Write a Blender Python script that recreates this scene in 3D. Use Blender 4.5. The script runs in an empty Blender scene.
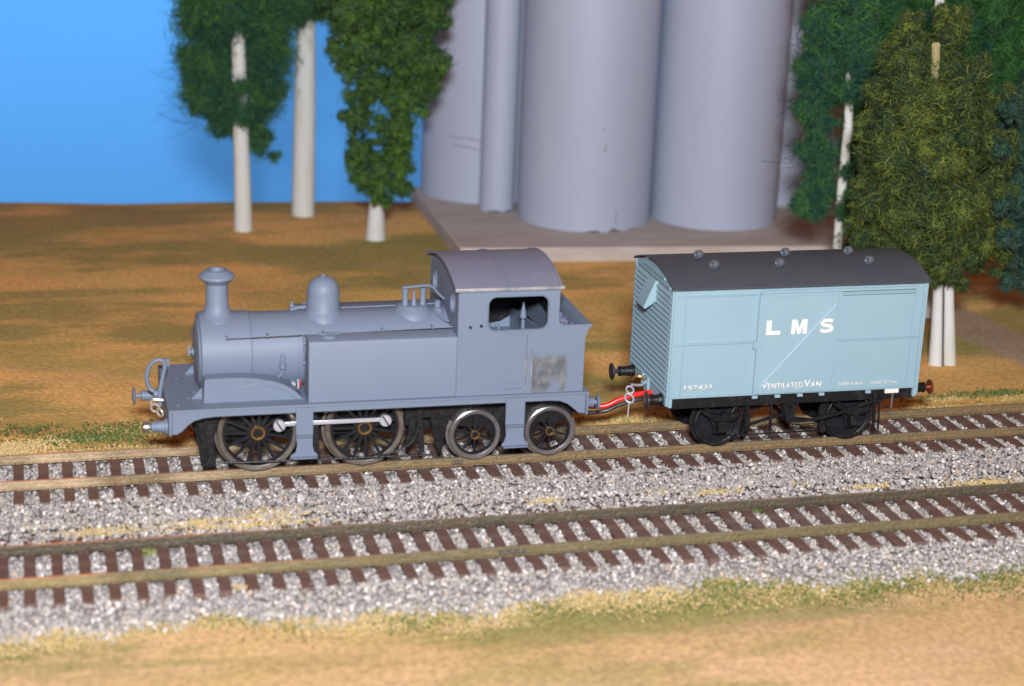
import bpy, bmesh, math, random
import numpy as np
from mathutils import Vector, Matrix
random.seed(7); RNG = np.random.default_rng(7)
S = 0.01                       # all sizes below are model millimetres; 1 unit = 10 cm of the layout
scene = bpy.context.scene
COL = scene.collection
R = math.radians

# ------------------------------------------------------------------ camera
F, CY, CZ, YAW, PITCH, ROLL = 1891.88, -419.43, 165.69, 0.260634, 0.305606, 0.040679
fw = np.array([math.sin(YAW)*math.cos(PITCH), math.cos(YAW)*math.cos(PITCH), -math.sin(PITCH)])
rt = np.cross(fw, [0, 0, 1]); rt /= np.linalg.norm(rt); up = np.cross(rt, fw)
rt, up = rt*math.cos(ROLL)+up*math.sin(ROLL), -rt*math.sin(ROLL)+up*math.cos(ROLL)
CAM = np.array([0, CY, CZ])
cd = bpy.data.cameras.new('camera'); cam = bpy.data.objects.new('camera', cd); COL.objects.link(cam)
m = Matrix(((rt[0], up[0], -fw[0], 0), (rt[1], up[1], -fw[1], CY*S), (rt[2], up[2], -fw[2], CZ*S), (0, 0, 0, 1)))
cam.matrix_world = m
cd.sensor_width = 36; cd.lens = F/1024*36; cd.clip_start = .05; cd.clip_end = 200
cd.dof.use_dof = True; cd.dof.focus_distance = 4.9; cd.dof.aperture_fstop = 1.8; cd.dof.aperture_blades = 0
scene.camera = cam
def at(px, py, Y):             # the point of the layout at depth Y (mm) seen at a measured place of the photograph
    d = fw*F + rt*(px-512) - up*(py-343)
    return CAM + (Y-CY)/d[1]*d

# ------------------------------------------------------------------ light
world = bpy.data.worlds.new('World'); scene.world = world; world.use_nodes = True
bg = world.node_tree.nodes['Background']
bg.inputs[0].default_value = (1.0, 0.34, 0.10, 1); bg.inputs[1].default_value = 0.21   # tungsten room light
def area(name, loc, target, sx, sy, power, color):
    l = bpy.data.lights.new(name, 'AREA'); l.shape = 'RECTANGLE'; l.size = sx*S; l.size_y = sy*S
    l.energy = power; l.color = color
    o = bpy.data.objects.new(name, l); COL.objects.link(o); o.location = Vector(loc)*S
    o.rotation_euler = (Vector(target)-Vector(loc)).to_track_quat('-Z', 'Y').to_euler()
    return o
area('flash', (-8, -470, 245), (150, 70, 10), 50, 35, 530, (0.95, 0.97, 1.0))
bl = area('backdrop_fill', (120, 405, 190), (120, 560, -60), 1200, 40, 132, (0.78, 0.88, 1.0)); bl.data.spread = R(110)  # added fill light: brightens the blue sheet and softens the flash shadows on it
scene.view_settings.view_transform = 'Standard'; scene.view_settings.look = 'None'
scene.view_settings.exposure = 0; scene.view_settings.gamma = 1
scene.render.engine = 'CYCLES'
scene.render.resolution_x = 1024; scene.render.resolution_y = 686

# ------------------------------------------------------------------ materials
KR = .85                       # all paints and stones against the measured ones
def mat(name, col, rough=.6, metal=0., spec=.5, noise=None, bump=None, emit=None):
    """noise: (scale, second colour, low, high[, stretch]) ; bump: (scale, strength)"""
    k = 1 if name == 'backdrop_blue' else KR
    col = tuple(c*k for c in col)
    if noise: noise = (noise[0], tuple(c*k for c in noise[1]), *noise[2:])
    m = bpy.data.materials.new(name); m.use_nodes = True
    nt = m.node_tree; b = nt.nodes['Principled BSDF']
    b.inputs['Base Color'].default_value = (*col, 1); b.inputs['Roughness'].default_value = rough
    b.inputs['Metallic'].default_value = metal; b.inputs['Specular IOR Level'].default_value = spec
    tc = nt.nodes.new('ShaderNodeTexCoord')
    if noise:
        n = nt.nodes.new('ShaderNodeTexNoise'); n.inputs['Scale'].default_value = noise[0]
        n.inputs['Detail'].default_value = 6; n.inputs['Roughness'].default_value = .6
        mp = nt.nodes.new('ShaderNodeMapping')
        if len(noise) > 4: mp.inputs['Scale'].default_value = noise[4]
        nt.links.new(tc.outputs['Object'], mp.inputs[0]); nt.links.new(mp.outputs[0], n.inputs['Vector'])
        r = nt.nodes.new('ShaderNodeMapRange'); r.inputs[1].default_value = noise[2]; r.inputs[2].default_value = noise[3]
        nt.links.new(n.outputs['Fac'], r.inputs[0])
        mx = nt.nodes.new('ShaderNodeMix'); mx.data_type = 'RGBA'
        mx.inputs[6].default_value = (*col, 1); mx.inputs[7].default_value = (*noise[1], 1)
        nt.links.new(r.outputs[0], mx.inputs[0]); nt.links.new(mx.outputs[2], b.inputs['Base Color'])
        m['mix'] = mx.name
    if bump:
        n = nt.nodes.new('ShaderNodeTexNoise'); n.inputs['Scale'].default_value = bump[0]; n.inputs['Detail'].default_value = 4
        nt.links.new(tc.outputs['Object'], n.inputs['Vector'])
        bp = nt.nodes.new('ShaderNodeBump'); bp.inputs['Strength'].default_value = bump[1]; bp.inputs['Distance'].default_value = .01
        nt.links.new(n.outputs['Fac'], bp.inputs['Height']); nt.links.new(bp.outputs[0], b.inputs['Normal'])
    return m
def ramp_mat(name, stops, rough=.85, spec=.2, attr='rnd', transl=0):
    m = bpy.data.materials.new(name); m.use_nodes = True; nt = m.node_tree; b = nt.nodes['Principled BSDF']
    a = nt.nodes.new('ShaderNodeAttribute'); a.attribute_name = attr
    cr = nt.nodes.new('ShaderNodeValToRGB'); e = cr.color_ramp.elements
    while len(e) > 1: e.remove(e[-1])
    e[0].position = stops[0][0]; e[0].color = (*stops[0][1], 1)
    for p, c in stops[1:]:
        x = e.new(p); x.color = (*c, 1)
    nt.links.new(a.outputs['Fac'], cr.inputs[0]); nt.links.new(cr.outputs[0], b.inputs['Base Color'])
    b.inputs['Roughness'].default_value = rough; b.inputs['Specular IOR Level'].default_value = spec
    return m
PRIMER = (0.165, 0.210, 0.292)
M = {
 'primer': mat('primer', PRIMER, .52, 0, .38, (6, (0.165, 0.20, 0.285), .45, .75), (300, .04)),
 'primer_top': mat('primer_top', (0.185, 0.20, 0.29), .5, 0, .4, (14, (0.25, 0.24, 0.30), .5, .8), (150, .15)),
 'bare': mat('bare', (0.42, 0.41, 0.42), .4, .3, .5, (30, (0.25, 0.27, 0.33), .4, .6)),
 'black': mat('black', (0.009, 0.009, 0.011), .42, 0, .35, (40, (0.03, 0.03, 0.033), .5, .8), (120, .2)),
 'spoke': mat('spoke', (0.013, 0.014, 0.019), .3, 0, .55),
 'steel': mat('steel', (0.50, 0.49, 0.49), .27, .85, .5, (50, (0.34, 0.31, 0.29), .4, .8)),
 'dull_steel': mat('dull_steel', (0.27, 0.235, 0.21), .38, .7, .5, (40, (0.16, 0.13, 0.10), .4, .8)),
 'silver': mat('silver', (0.80, 0.82, 0.90), .3, .6, .8),
 'brass': mat('brass', (0.62, 0.33, 0.10), .3, .9, .5),
 'copper': mat('copper', (0.45, 0.16, 0.09), .35, .8, .5),
 'van': mat('van_blue', (0.285, 0.425, 0.50), .5, 0, .35, (5, (0.26, 0.395, 0.47), .4, .75), (120, .06)),
 'van_roof': mat('van_roof', (0.064, 0.076, 0.100), .6, 0, .3, (8, (0.078, 0.086, 0.104), .4, .7), (180, .12)),
 'vent': mat('vent_grey', (0.13, 0.15, 0.19), .35, .2, .6),
 'white': mat('white_paint', (0.80, 0.77, 0.74), .6),
 'rail': mat('rail_paint', (0.25, 0.16, 0.08), .45, 0, .45, (14, (0.17, 0.14, 0.075), .38, .66, (1.5, 5, 5)), (110, .6)),
 'railtop': mat('rail_top', (0.42, 0.30, 0.20), .4, .4, .5, (4, (0.22, 0.18, 0.12), .4, .65, (1, 8, 8)), None),
 'sleeper': mat('sleeper_brown', (0.14, 0.078, 0.064), .5, 0, .45, (16, (0.23, 0.165, 0.14), .45, .75, (.25, 1, 1)), (60, .3)),
 'red_wire': mat('red_insulation', (0.75, 0.02, 0.015), .3, 0, .5),
 'black_wire': mat('black_insulation', (0.03, 0.033, 0.045), .35, 0, .5),
 'silo': mat('silo_paint', (0.43, 0.475, 0.61), .5, 0, .35, (2.2, (0.385, 0.43, 0.56), .35, .7, (1.2, 1.2, .35)), (40, .08)),
 'silo_side': mat('silo_stain', (0.46, 0.37, 0.30), .8),
 'scratch': mat('scratch', (0.20, 0.18, 0.21), .8),
 'slab': mat('slab_board', (0.54, 0.50, 0.48), .8, 0, .2, (5, (0.43, 0.37, 0.33), .35, .7, (1, 3, 3)), (60, .15)),
 'trunk': mat('trunk_white', (0.66, 0.68, 0.66), .75, 0, .25, (10, (0.55, 0.53, 0.44), .5, .8, (3, 3, .5)), (40, .25)),
 'trunk_dark': mat('trunk_groove', (0.12, 0.10, 0.08), .8),
 'trunk_bark': mat('trunk_blotched', (0.70, 0.72, 0.66), .75, 0, .25, (22, (0.14, 0.16, 0.08), .54, .58), (40, .25)),
 'twig': mat('twig', (0.10, 0.09, 0.05), .8),
 'backdrop': mat('backdrop_blue', (0.085, 0.34, 0.76), .8, 0, .1, (1.2, (0.09, 0.35, 0.775), .35, .7)),
 'path': mat('path_grey', (0.38, 0.24, 0.17), .9, 0, .1, (9, (0.48, 0.36, 0.27), .4, .7), (60, .3)),
}
def _g(px, py, z=-4.2):
    d = fw*F + rt*(px-512) - up*(py-343); return (CAM + (z-CZ)/d[2]*d)*S
_a, _b = _g(958, 320), _g(1024, 352); _n = np.array([-(_b-_a)[1], (_b-_a)[0]]); PN = _n/np.linalg.norm(_n); PD = float(PN @ _a[:2])
def glint_end(m, col, x0, x1, f):  # blends a glint colour into the paint towards one end
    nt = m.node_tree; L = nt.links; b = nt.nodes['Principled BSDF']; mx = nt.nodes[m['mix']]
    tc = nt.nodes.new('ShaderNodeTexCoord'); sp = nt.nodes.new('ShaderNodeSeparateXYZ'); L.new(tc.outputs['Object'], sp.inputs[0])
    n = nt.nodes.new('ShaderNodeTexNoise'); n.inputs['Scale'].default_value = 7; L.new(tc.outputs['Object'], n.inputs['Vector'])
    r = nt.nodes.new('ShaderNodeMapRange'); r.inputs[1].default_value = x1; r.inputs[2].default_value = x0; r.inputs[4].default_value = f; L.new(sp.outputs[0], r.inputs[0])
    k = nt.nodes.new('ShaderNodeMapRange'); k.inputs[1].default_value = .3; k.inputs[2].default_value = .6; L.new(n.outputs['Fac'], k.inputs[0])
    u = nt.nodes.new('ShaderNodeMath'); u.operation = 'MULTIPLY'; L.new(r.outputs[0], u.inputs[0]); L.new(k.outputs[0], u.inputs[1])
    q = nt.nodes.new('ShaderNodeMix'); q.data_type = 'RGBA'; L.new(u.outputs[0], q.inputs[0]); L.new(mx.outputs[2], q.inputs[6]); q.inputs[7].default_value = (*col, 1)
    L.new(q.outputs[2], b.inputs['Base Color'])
M['rail_olive'] = mat('rail_olive', (0.20, 0.155, 0.075), .45, 0, .45, (14, (0.14, 0.125, 0.07), .38, .66, (1.5, 5, 5)), (110, .6))
M['rail_dark'] = mat('rail_dark', (0.085, 0.072, 0.05), .45, 0, .45, (14, (0.12, 0.095, 0.06), .38, .66, (1.5, 5, 5)), (110, .6))
glint_end(M['rail'], (0.55, 0.42, 0.27), -1.25, -.6, .7); glint_end(M['railtop'], (0.95, 0.38, 0.16), -1.3, -.5, 1); glint_end(M['rail_olive'], (0.32, 0.24, 0.11), -1.25, -.6, .7)  # warm room glints painted into the left ends of the rails
def ground_material():
    m = bpy.data.materials.new('painted_turf'); m.use_nodes = True; nt = m.node_tree; L = nt.links
    b = nt.nodes['Principled BSDF']; b.inputs['Roughness'].default_value = .92; b.inputs['Specular IOR Level'].default_value = .1
    tc = nt.nodes.new('ShaderNodeTexCoord')
    def noise(scale, stretch, detail=5, off=0):
        mp = nt.nodes.new('ShaderNodeMapping'); mp.inputs['Scale'].default_value = stretch; mp.inputs['Location'].default_value = (off, off*.7, 0)
        L.new(tc.outputs['Object'], mp.inputs[0])
        n = nt.nodes.new('ShaderNodeTexNoise'); n.inputs['Scale'].default_value = scale; n.inputs['Detail'].default_value = detail
        n.inputs['Roughness'].default_value = .62
        L.new(mp.outputs[0], n.inputs['Vector']); return n.outputs['Fac']
    def rng(v, a, c, lo=0, hi=1):
        r = nt.nodes.new('ShaderNodeMapRange'); r.inputs[1].default_value = a; r.inputs[2].default_value = c
        r.inputs[3].default_value = lo; r.inputs[4].default_value = hi; r.interpolation_type = 'SMOOTHSTEP'
        L.new(v, r.inputs[0]); return r.outputs[0]
    def mix(f, a, c):
        x = nt.nodes.new('ShaderNodeMix'); x.data_type = 'RGBA'; L.new(f, x.inputs[0])
        for i, v in ((6, a), (7, c)):
            if isinstance(v, tuple): x.inputs[i].default_value = (*v, 1)
            else: L.new(v, x.inputs[i])
        return x.outputs[2]
    def mul(a, c):
        x = nt.nodes.new('ShaderNodeMath'); x.operation = 'MULTIPLY'; L.new(a, x.inputs[0])
        if isinstance(c, (int, float)): x.inputs[1].default_value = c
        else: L.new(c, x.inputs[1])
        return x.outputs[0]
    sep = nt.nodes.new('ShaderNodeSeparateXYZ'); L.new(tc.outputs['Object'], sep.inputs[0])
    c = mix(rng(noise(1.2, (1, 1.3, 1)), .38, .62), (0.74, 0.41, 0.145), (0.66, 0.42, 0.145))
    c = mix(mul(rng(noise(1.5, (.8, 1.5, 1), 6, 3.1), .46, .64), .6), c, (0.34, 0.29, 0.085))      # olive
    gm = rng(noise(1.25, (.7, 1.9, 1), 6, 14.1), .46, .58)
    c = mix(mul(gm, .62), c, (0.14, 0.19, 0.06))                                                   # green flock
    c = mix(mul(rng(noise(3, (.6, 1.6, 1), 5, 7.7), .56, .72), .5), c, (0.50, 0.30, 0.17))          # pale dusting
    # far rim of the board: browner
    c = mix(mul(rng(sep.outputs[1], 2.2, 2.9), .2), c, (0.30, 0.15, 0.09))
    # foreground: sandy paint, green only along its upper edge
    fgc = mix(rng(noise(1.3, (.6, 2.0, 1), 6, 21.0), .42, .60), (0.54, 0.36, 0.18), (0.60, 0.39, 0.24))
    fgc = mix(mul(rng(noise(2.2, (.6, 1.8, 1), 6, 33.0), .50, .62), .6), fgc, (0.30, 0.26, 0.09))
    fgc = mix(mul(rng(noise(6, (1, 1, 1), 6, 5.0), .55, .70), .35), fgc, (0.56, 0.40, 0.16))
    c = mix(rng(sep.outputs[1], -.15, -.45), c, fgc)
    g2 = mul(rng(sep.outputs[1], -.98, -.80), rng(noise(2.6, (.6, 2, 1), 6, 41.0), .40, .58))
    g2 = mul(g2, rng(sep.outputs[1], -.5, -.6))
    c = mix(mul(g2, .85), c, (0.19, 0.20, 0.06))
    # a trodden grey path crossing the turf at the right
    geo = nt.nodes.new('ShaderNodeVectorMath'); geo.operation = 'DOT_PRODUCT'; L.new(tc.outputs['Object'], geo.inputs[0]); geo.inputs[1].default_value = (*PN, 0)
    wob = nt.nodes.new('ShaderNodeMath'); wob.operation = 'MULTIPLY_ADD'; L.new(noise(6, (1, 1, 1), 4, 9.0), wob.inputs[0]); wob.inputs[1].default_value = .16; L.new(geo.outputs['Value'], wob.inputs[2])
    ab = nt.nodes.new('ShaderNodeMath'); ab.operation = 'SUBTRACT'; L.new(wob.outputs[0], ab.inputs[0]); ab.inputs[1].default_value = PD+.08
    aa = nt.nodes.new('ShaderNodeMath'); aa.operation = 'ABSOLUTE'; L.new(ab.outputs[0], aa.inputs[0])
    pm = mul(rng(aa.outputs[0], .13, .07), rng(sep.outputs[0], 2.5, 2.62))
    c = mix(mul(pm, .8), c, (0.36, 0.26, 0.20))
    # fine grain of the turf
    gr = noise(75, (1, 1, 1), 3, 1.0)
    c2 = nt.nodes.new('ShaderNodeHueSaturation'); L.new(c, c2.inputs['Color']); L.new(rng(gr, .3, .7, .80, 1.2), c2.inputs['Value'])
    L.new(c2.outputs[0], b.inputs['Base Color'])
    bp = nt.nodes.new('ShaderNodeBump'); bp.inputs['Strength'].default_value = .45; bp.inputs['Distance'].default_value = .006
    L.new(noise(110, (1, 1, 1), 3, 2.0), bp.inputs['Height']); L.new(bp.outputs[0], b.inputs['Normal'])
    return m
M['ground'] = ground_material()
M['stone'] = ramp_mat('ballast_stone', [(0, (0.14, 0.13, 0.13)), (.14, (0.22, 0.21, 0.205)), (.35, (0.29, 0.27, 0.26)), (.6, (0.37, 0.335, 0.31)), (.8, (0.42, 0.395, 0.38)), (.93, (0.72, 0.66, 0.64)), (.97, (0.45, 0.30, 0.20)), (1, (0.75, 0.72, 0.70))], .8, .25)
M['foam'] = ramp_mat('turf_crumbs', [(0, (0.04, 0.07, 0.02)), (.3, (0.13, 0.17, 0.05)), (.45, (0.26, 0.24, 0.08)), (.6, (0.50, 0.37, 0.15)), (.85, (0.60, 0.46, 0.24)), (1, (0.52, 0.38, 0.24))], .95, .1)
def leaf(name, a, b_, c): return ramp_mat(name, [(0, a), (.5, b_), (1, c)], .75, .25)
# same primer, with bare metal rubbed through on the bunker side
def patch_material():
    m = M['primer'].copy(); m.name = 'primer_rubbed'; nt = m.node_tree; L = nt.links
    b = nt.nodes['Principled BSDF']; mx = nt.nodes[m['mix']]
    tc = nt.nodes.new('ShaderNodeTexCoord'); sep = nt.nodes.new('ShaderNodeSeparateXYZ'); L.new(tc.outputs['Object'], sep.inputs[0])
    n = nt.nodes.new('ShaderNodeTexNoise'); n.inputs['Scale'].default_value = 14; n.inputs['Detail'].default_value = 7; L.new(tc.outputs['Object'], n.inputs['Vector'])
    def edge(sock, a, c):
        r = nt.nodes.new('ShaderNodeMapRange'); r.inputs[1].default_value = a; r.inputs[2].default_value = c; L.new(sock, r.inputs[0]); return r.outputs[0]
    def mul(a, c):
        x = nt.nodes.new('ShaderNodeMath'); x.operation = 'MULTIPLY'; L.new(a, x.inputs[0]); L.new(c, x.inputs[1]); return x.outputs[0]
    x0 = 79.29
    f = mul(mul(edge(sep.outputs[0], (114.6-x0)*S, (115.2-x0)*S), edge(sep.outputs[0], (124.0-x0)*S, (123.0-x0)*S)),
            mul(edge(sep.outputs[2], (28.4)*S, (26.6)*S), edge(n.outputs['Fac'], .30, .42)))
    r = nt.nodes.new('ShaderNodeMix'); r.data_type = 'RGBA'
    n2 = nt.nodes.new('ShaderNodeTexNoise'); n2.inputs['Scale'].default_value = 45; n2.inputs['Detail'].default_value = 5; L.new(tc.outputs['Object'], n2.inputs['Vector'])
    r.inputs[6].default_value = (0.12, 0.14, 0.17, 1); r.inputs[7].default_value = (0.22, 0.23, 0.25, 1); L.new(edge(n2.outputs['Fac'], .4, .65), r.inputs[0])
    q = nt.nodes.new('ShaderNodeMix'); q.data_type = 'RGBA'; L.new(f, q.inputs[0]); L.new(mx.outputs[2], q.inputs[6]); L.new(r.outputs[2], q.inputs[7])
    L.new(q.outputs[2], b.inputs['Base Color'])
    ml = nt.nodes.new('ShaderNodeMath'); ml.operation = 'MULTIPLY'; ml.inputs[1].default_value = .5; L.new(f, ml.inputs[0]); L.new(ml.outputs[0], b.inputs['Metallic'])
    return m
M['primer_patch'] = patch_material()

# ------------------------------------------------------------------ building helpers (coordinates in mm)
def tag(o, label=None, cat=None, group=None, kind=None):
    if label: o['label'] = label
    if cat: o['category'] = cat
    if group: o['group'] = group
    if kind: o['kind'] = kind
    return o
BASE = {}
def thing(name, loc, label, cat, group=None):
    o = bpy.data.objects.new(name, None); COL.objects.link(o); o.location = Vector([float(v)*S for v in loc]); o.empty_display_size = .05
    BASE[o.name] = np.array(loc, float)
    return tag(o, label, cat, group)
class MB:
    def __init__(s): s.bm = bmesh.new(); s.mir = None
    def poly(s, pts):
        try: s.bm.faces.new([s.bm.verts.new(p) for p in pts])
        except ValueError: pass
        return s
    def box(s, x0, x1, y0, y1, z0, z1):
        v = [s.bm.verts.new((x, y, z)) for x in (x0, x1) for y in (y0, y1) for z in (z0, z1)]
        for f in ((0, 1, 3, 2), (4, 6, 7, 5), (0, 4, 5, 1), (2, 3, 7, 6), (0, 2, 6, 4), (1, 5, 7, 3)): s.bm.faces.new([v[i] for i in f])
        return s
    def rings(s, rings, cap=True, closed=False):
        rs = [[s.bm.verts.new(p) for p in r] for r in rings]; n = len(rs[0])
        for a, b in list(zip(rs, rs[1:])) + ([(rs[-1], rs[0])] if closed else []):
            for i in range(n): s.bm.faces.new((a[i], a[(i+1) % n], b[(i+1) % n], b[i]))
        if cap and not closed: s.bm.faces.new(rs[0][::-1]); s.bm.faces.new(rs[-1])
        return s
    def lathe(s, org, axis, prof, n=32, cap=True, closed=False):
        """prof: list of (t along axis, radius)"""
        a = Vector(axis).normalized(); u = a.orthogonal().normalized(); w = a.cross(u); o = Vector(org)
        return s.rings([[o + a*t + (u*math.cos(2*math.pi*i/n) + w*math.sin(2*math.pi*i/n))*max(r, .01) for i in range(n)] for t, r in prof], cap, closed)
    def cyl(s, p0, p1, r0, r1=None, n=20):
        d = Vector(p1)-Vector(p0); return s.lathe(p0, d, [(0, r0), (d.length, r0 if r1 is None else r1)], n)
    def tube(s, pts, r, n=10, closed=False):
        P = [Vector(p) for p in pts]; rs = []; k = len(P)
        for i, p in enumerate(P):
            a = P[(i-1) % k] if (i or closed) else P[0]; b = P[(i+1) % k] if (i < k-1 or closed) else P[-1]
            t = (b-a).normalized()
            if i == 0: u = t.orthogonal().normalized()
            else: u = (u - t*u.dot(t)).normalized()
            w = t.cross(u); rr = r[i] if isinstance(r, (list, tuple)) else r
            rs.append([p + (u*math.cos(2*math.pi*j/n)+w*math.sin(2*math.pi*j/n))*rr for j in range(n)])
        return s.rings(rs, True, closed)
    def ring(s, c, axis, R_, r, n=28, m_=8, sq=1.0):
        a = Vector(axis).normalized(); u = a.orthogonal().normalized(); w = a.cross(u)
        return s.tube([Vector(c) + u*math.cos(2*math.pi*i/n)*R_*sq + w*math.sin(2*math.pi*i/n)*R_ for i in range(n)], r, m_, True)
    def plate(s, outer, t0, t1, holes=(), plane='XZ'):
        """flat plate with holes; outer/holes are 2-D loops, thickness from t0 to t1 along the third axis"""
        def P(u, v, t): return (u, t, v) if plane == 'XZ' else ((t, u, v) if plane == 'YZ' else (u, v, t))
        b = bmesh.new(); edges = []
        for loop in (outer, *holes):
            vs = [b.verts.new(P(u, v, t0)) for u, v in loop]
            edges += [b.edges.new((vs[i], vs[(i+1) % len(vs)])) for i in range(len(vs))]
        bmesh.ops.triangle_fill(b, use_beauty=True, use_dissolve=False, edges=edges)
        ex = bmesh.ops.extrude_face_region(b, geom=b.faces[:] )
        d = Vector(P(0, 0, t1)) - Vector(P(0, 0, t0))
        bmesh.ops.translate(b, vec=d, verts=[e for e in ex['geom'] if isinstance(e, bmesh.types.BMVert)])
        bmesh.ops.recalc_face_normals(b, faces=b.faces[:])
        bmesh.ops.dissolve_limit(b, angle_limit=.01, verts=b.verts[:], edges=b.edges[:])
        me = bpy.data.meshes.new('t'); b.to_mesh(me); b.free(); s.bm.from_mesh(me); bpy.data.meshes.remove(me)
        return s
    def beam(s, p0, p1, w, h):
        a, b = Vector(p0), Vector(p1); d = (b-a).normalized(); y = Vector((0, 1, 0)); n = d.cross(y).normalized()
        c = [(-w/2, -h/2), (w/2, -h/2), (w/2, h/2), (-w/2, h/2)]
        return s.rings([[q + y*i + n*j for i, j in c] for q in (a, b)])
    def mirror_y(s, yc=8.25):
        s.mir = yc; return s               # build() then makes a second, mirrored part
    def build(s, name, mt, parent=None, bevel=0, smooth=32, base=None, label=None):
        bmesh.ops.recalc_face_normals(s.bm, faces=s.bm.faces[:])
        me = bpy.data.meshes.new(name); s.bm.to_mesh(me)
        o = finish(name, me, mt, parent, bevel, smooth, base, label)
        if s.mir is not None:
            for v in s.bm.verts: v.co.y = 2*s.mir - v.co.y
            bmesh.ops.reverse_faces(s.bm, faces=s.bm.faces[:])
            m2 = bpy.data.meshes.new(name); s.bm.to_mesh(m2); finish(name, m2, mt, parent, bevel, smooth, base, label)
        s.bm.free(); return o
def finish(name, me, mt, parent, bevel=0, smooth=32, base=None, label=None):
    if base is None:
        if parent is not None:
            base = BASE[parent.name]
        else: base = np.zeros(3)
    base = np.array(base, float)
    me.transform(Matrix.Scale(S, 4) @ Matrix.Translation(Vector(-base)))
    o = bpy.data.objects.new(name, me); COL.objects.link(o)
    me.materials.append(M[mt] if isinstance(mt, str) else mt)
    if smooth:
        me.shade_smooth(); me.set_sharp_from_angle(angle=R(smooth))
    if parent is not None: o.parent = parent; BASE[o.name] = BASE[parent.name]
    else: o.location = Vector(base)*S; BASE[o.name] = base
    if bevel:
        md = o.modifiers.new('bevel', 'BEVEL'); md.width = bevel*S; md.segments = 2; md.limit_method = 'ANGLE'; md.angle_limit = R(40)
    if label: o['label'] = label
    return o
def np_mesh(name, V, Fc, per, rnd=None, k=3):
    """V (n,3), Fc (m,k); rnd per vertex"""
    me = bpy.data.meshes.new(name); me.vertices.add(len(V)); me.vertices.foreach_set('co', V.astype(np.float32).ravel())
    me.loops.add(Fc.size); me.loops.foreach_set('vertex_index', Fc.astype(np.int32).ravel())
    me.polygons.add(len(Fc)); me.polygons.foreach_set('loop_start', np.arange(0, Fc.size, k, dtype=np.int32))
    me.update(calc_edges=True); me.validate()
    if rnd is not None:
        a = me.attributes.new('rnd', 'FLOAT', 'POINT'); a.data.foreach_set('value', rnd.astype(np.float32))
    return me
def arc(cx, cz, r, a0, a1, n): return [(cx+r*math.cos(R(a0+(a1-a0)*i/n)), cz+r*math.sin(R(a0+(a1-a0)*i/n))) for i in range(n+1)]
def rrect(x0, x1, z0, z1, r, n=6):
    return arc(x1-r, z1-r, r, 0, 90, n)+arc(x0+r, z1-r, r, 90, 180, n)+arc(x0+r, z0+r, r, 180, 270, n)+arc(x1-r, z0+r, r, 270, 360, n)
def smooth_pts(pts, n=6):
    P = [Vector(p) for p in pts]; out = []
    for i in range(len(P)-1):
        a, b, c, d = P[max(i-1, 0)], P[i], P[i+1], P[min(i+2, len(P)-1)]
        for k in range(n):
            t = k/n; out.append(.5*((2*b)+(c-a)*t+(2*a-5*b+4*c-d)*t*t+(3*b-a-3*c+d)*t**3))
    return out+[P[-1]]
YC = 8.25

# ------------------------------------------------------------------ the setting: ground, backdrop, path
BACK = 291.0
nx, ny = 300, 260
xs = np.linspace(-260, 480, nx); ys = np.linspace(-260, BACK, ny)
X, Y = np.meshgrid(xs, ys, indexing='ij')
Y = Y + np.clip((Y-60)/(BACK-60), 0, 1)*(1.2-.075*X)
def und(X, Y): return .5*np.sin(X*.021+Y*.013)+.35*np.sin(X*.05-Y*.037+1.3)+.25*np.sin(X*.11+Y*.09)
sm = lambda a, b: (lambda t: t*t*(3-2*t))(np.clip((Y-a)/(b-a), 0, 1))
far = np.clip((Y-34)/25, 0, 1); near = np.clip((-84-Y)/20, 0, 1)
Z = -4.9 + und(X, Y)*.6*np.maximum(far, near) + .5*far - np.clip((-68-Y)/18, 0, 1)*1.0 + 2.9*sm(18.2, 19.4)*(1-.85*sm(22, 60))
V = np.stack([X, Y, Z], -1).reshape(-1, 3)
I = np.arange(nx*ny).reshape(nx, ny)
Fc = np.stack([I[:-1, :-1], I[1:, :-1], I[1:, 1:], I[:-1, 1:]], -1).reshape(-1, 4)
g = finish('ground', np_mesh('ground', V, Fc, 4, k=4), 'ground', None, smooth=60); tag(g, kind='structure')
tag(MB().box(-260, 480, -260, BACK, -24, -9).build('baseboard', 'slab'), kind='structure')
bd = MB(); bpts = [(-760, 330), (-640, 470), (-450, 546)] + [(x, 560) for x in (-250, 0, 250, 500)] + [(700, 546), (860, 470), (980, 330)]
bd.rings([[(x, y, -160), (x, y+3, -160), (x, y+3, 170), (x, y, 170)] for x, y in bpts]); bd.build('sky', 'backdrop', None, smooth=50)['kind'] = 'structure'
def gz(px, py, z=-4.2):
    d = fw*F + rt*(px-512) - up*(py-343); return CAM + (z-CZ)/d[2]*d
# ------------------------------------------------------------------ ballast and crumbs of turf
def ico():
    b = bmesh.new(); bmesh.ops.create_icosphere(b, subdivisions=1, radius=1)
    v = np.array([p.co[:] for p in b.verts]); f = np.array([[q.index for q in p.verts] for p in b.faces]); b.free(); return v, f
IV, IF = ico()
def grains(name, pos, size, rnd, mt, squash=.75):
    n = len(pos); k = len(IV)
    q = RNG.normal(size=(n, 3, 3)); q, _ = np.linalg.qr(q)
    sc = size[:, None]*RNG.uniform(.6, 1.25, (n, 3)); sc[:, 2] *= squash
    v = IV[None]*RNG.uniform(.8, 1.15, (n, k, 1))
    v = np.einsum('nkj,nij->nki', v*sc[:, None, :], q) + pos[:, None, :]
    f = IF[None] + (np.arange(n)*k)[:, None, None]
    return finish(name, np_mesh(name, v.reshape(-1, 3), f.reshape(-1, 3), 3, np.repeat(rnd, k)), mt, None, smooth=0)
T = 54.04
TRACKY = (0.0, -T)
def edge_n(x): return -73 + 2.6*np.sin(x*.06)+1.8*np.sin(x*.17+2)+1.2*np.sin(x*.41)
def edge_f(x): return 20.6 + .9*np.sin(x*.09+1)+.6*np.sin(x*.31)
N = 92000
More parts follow.
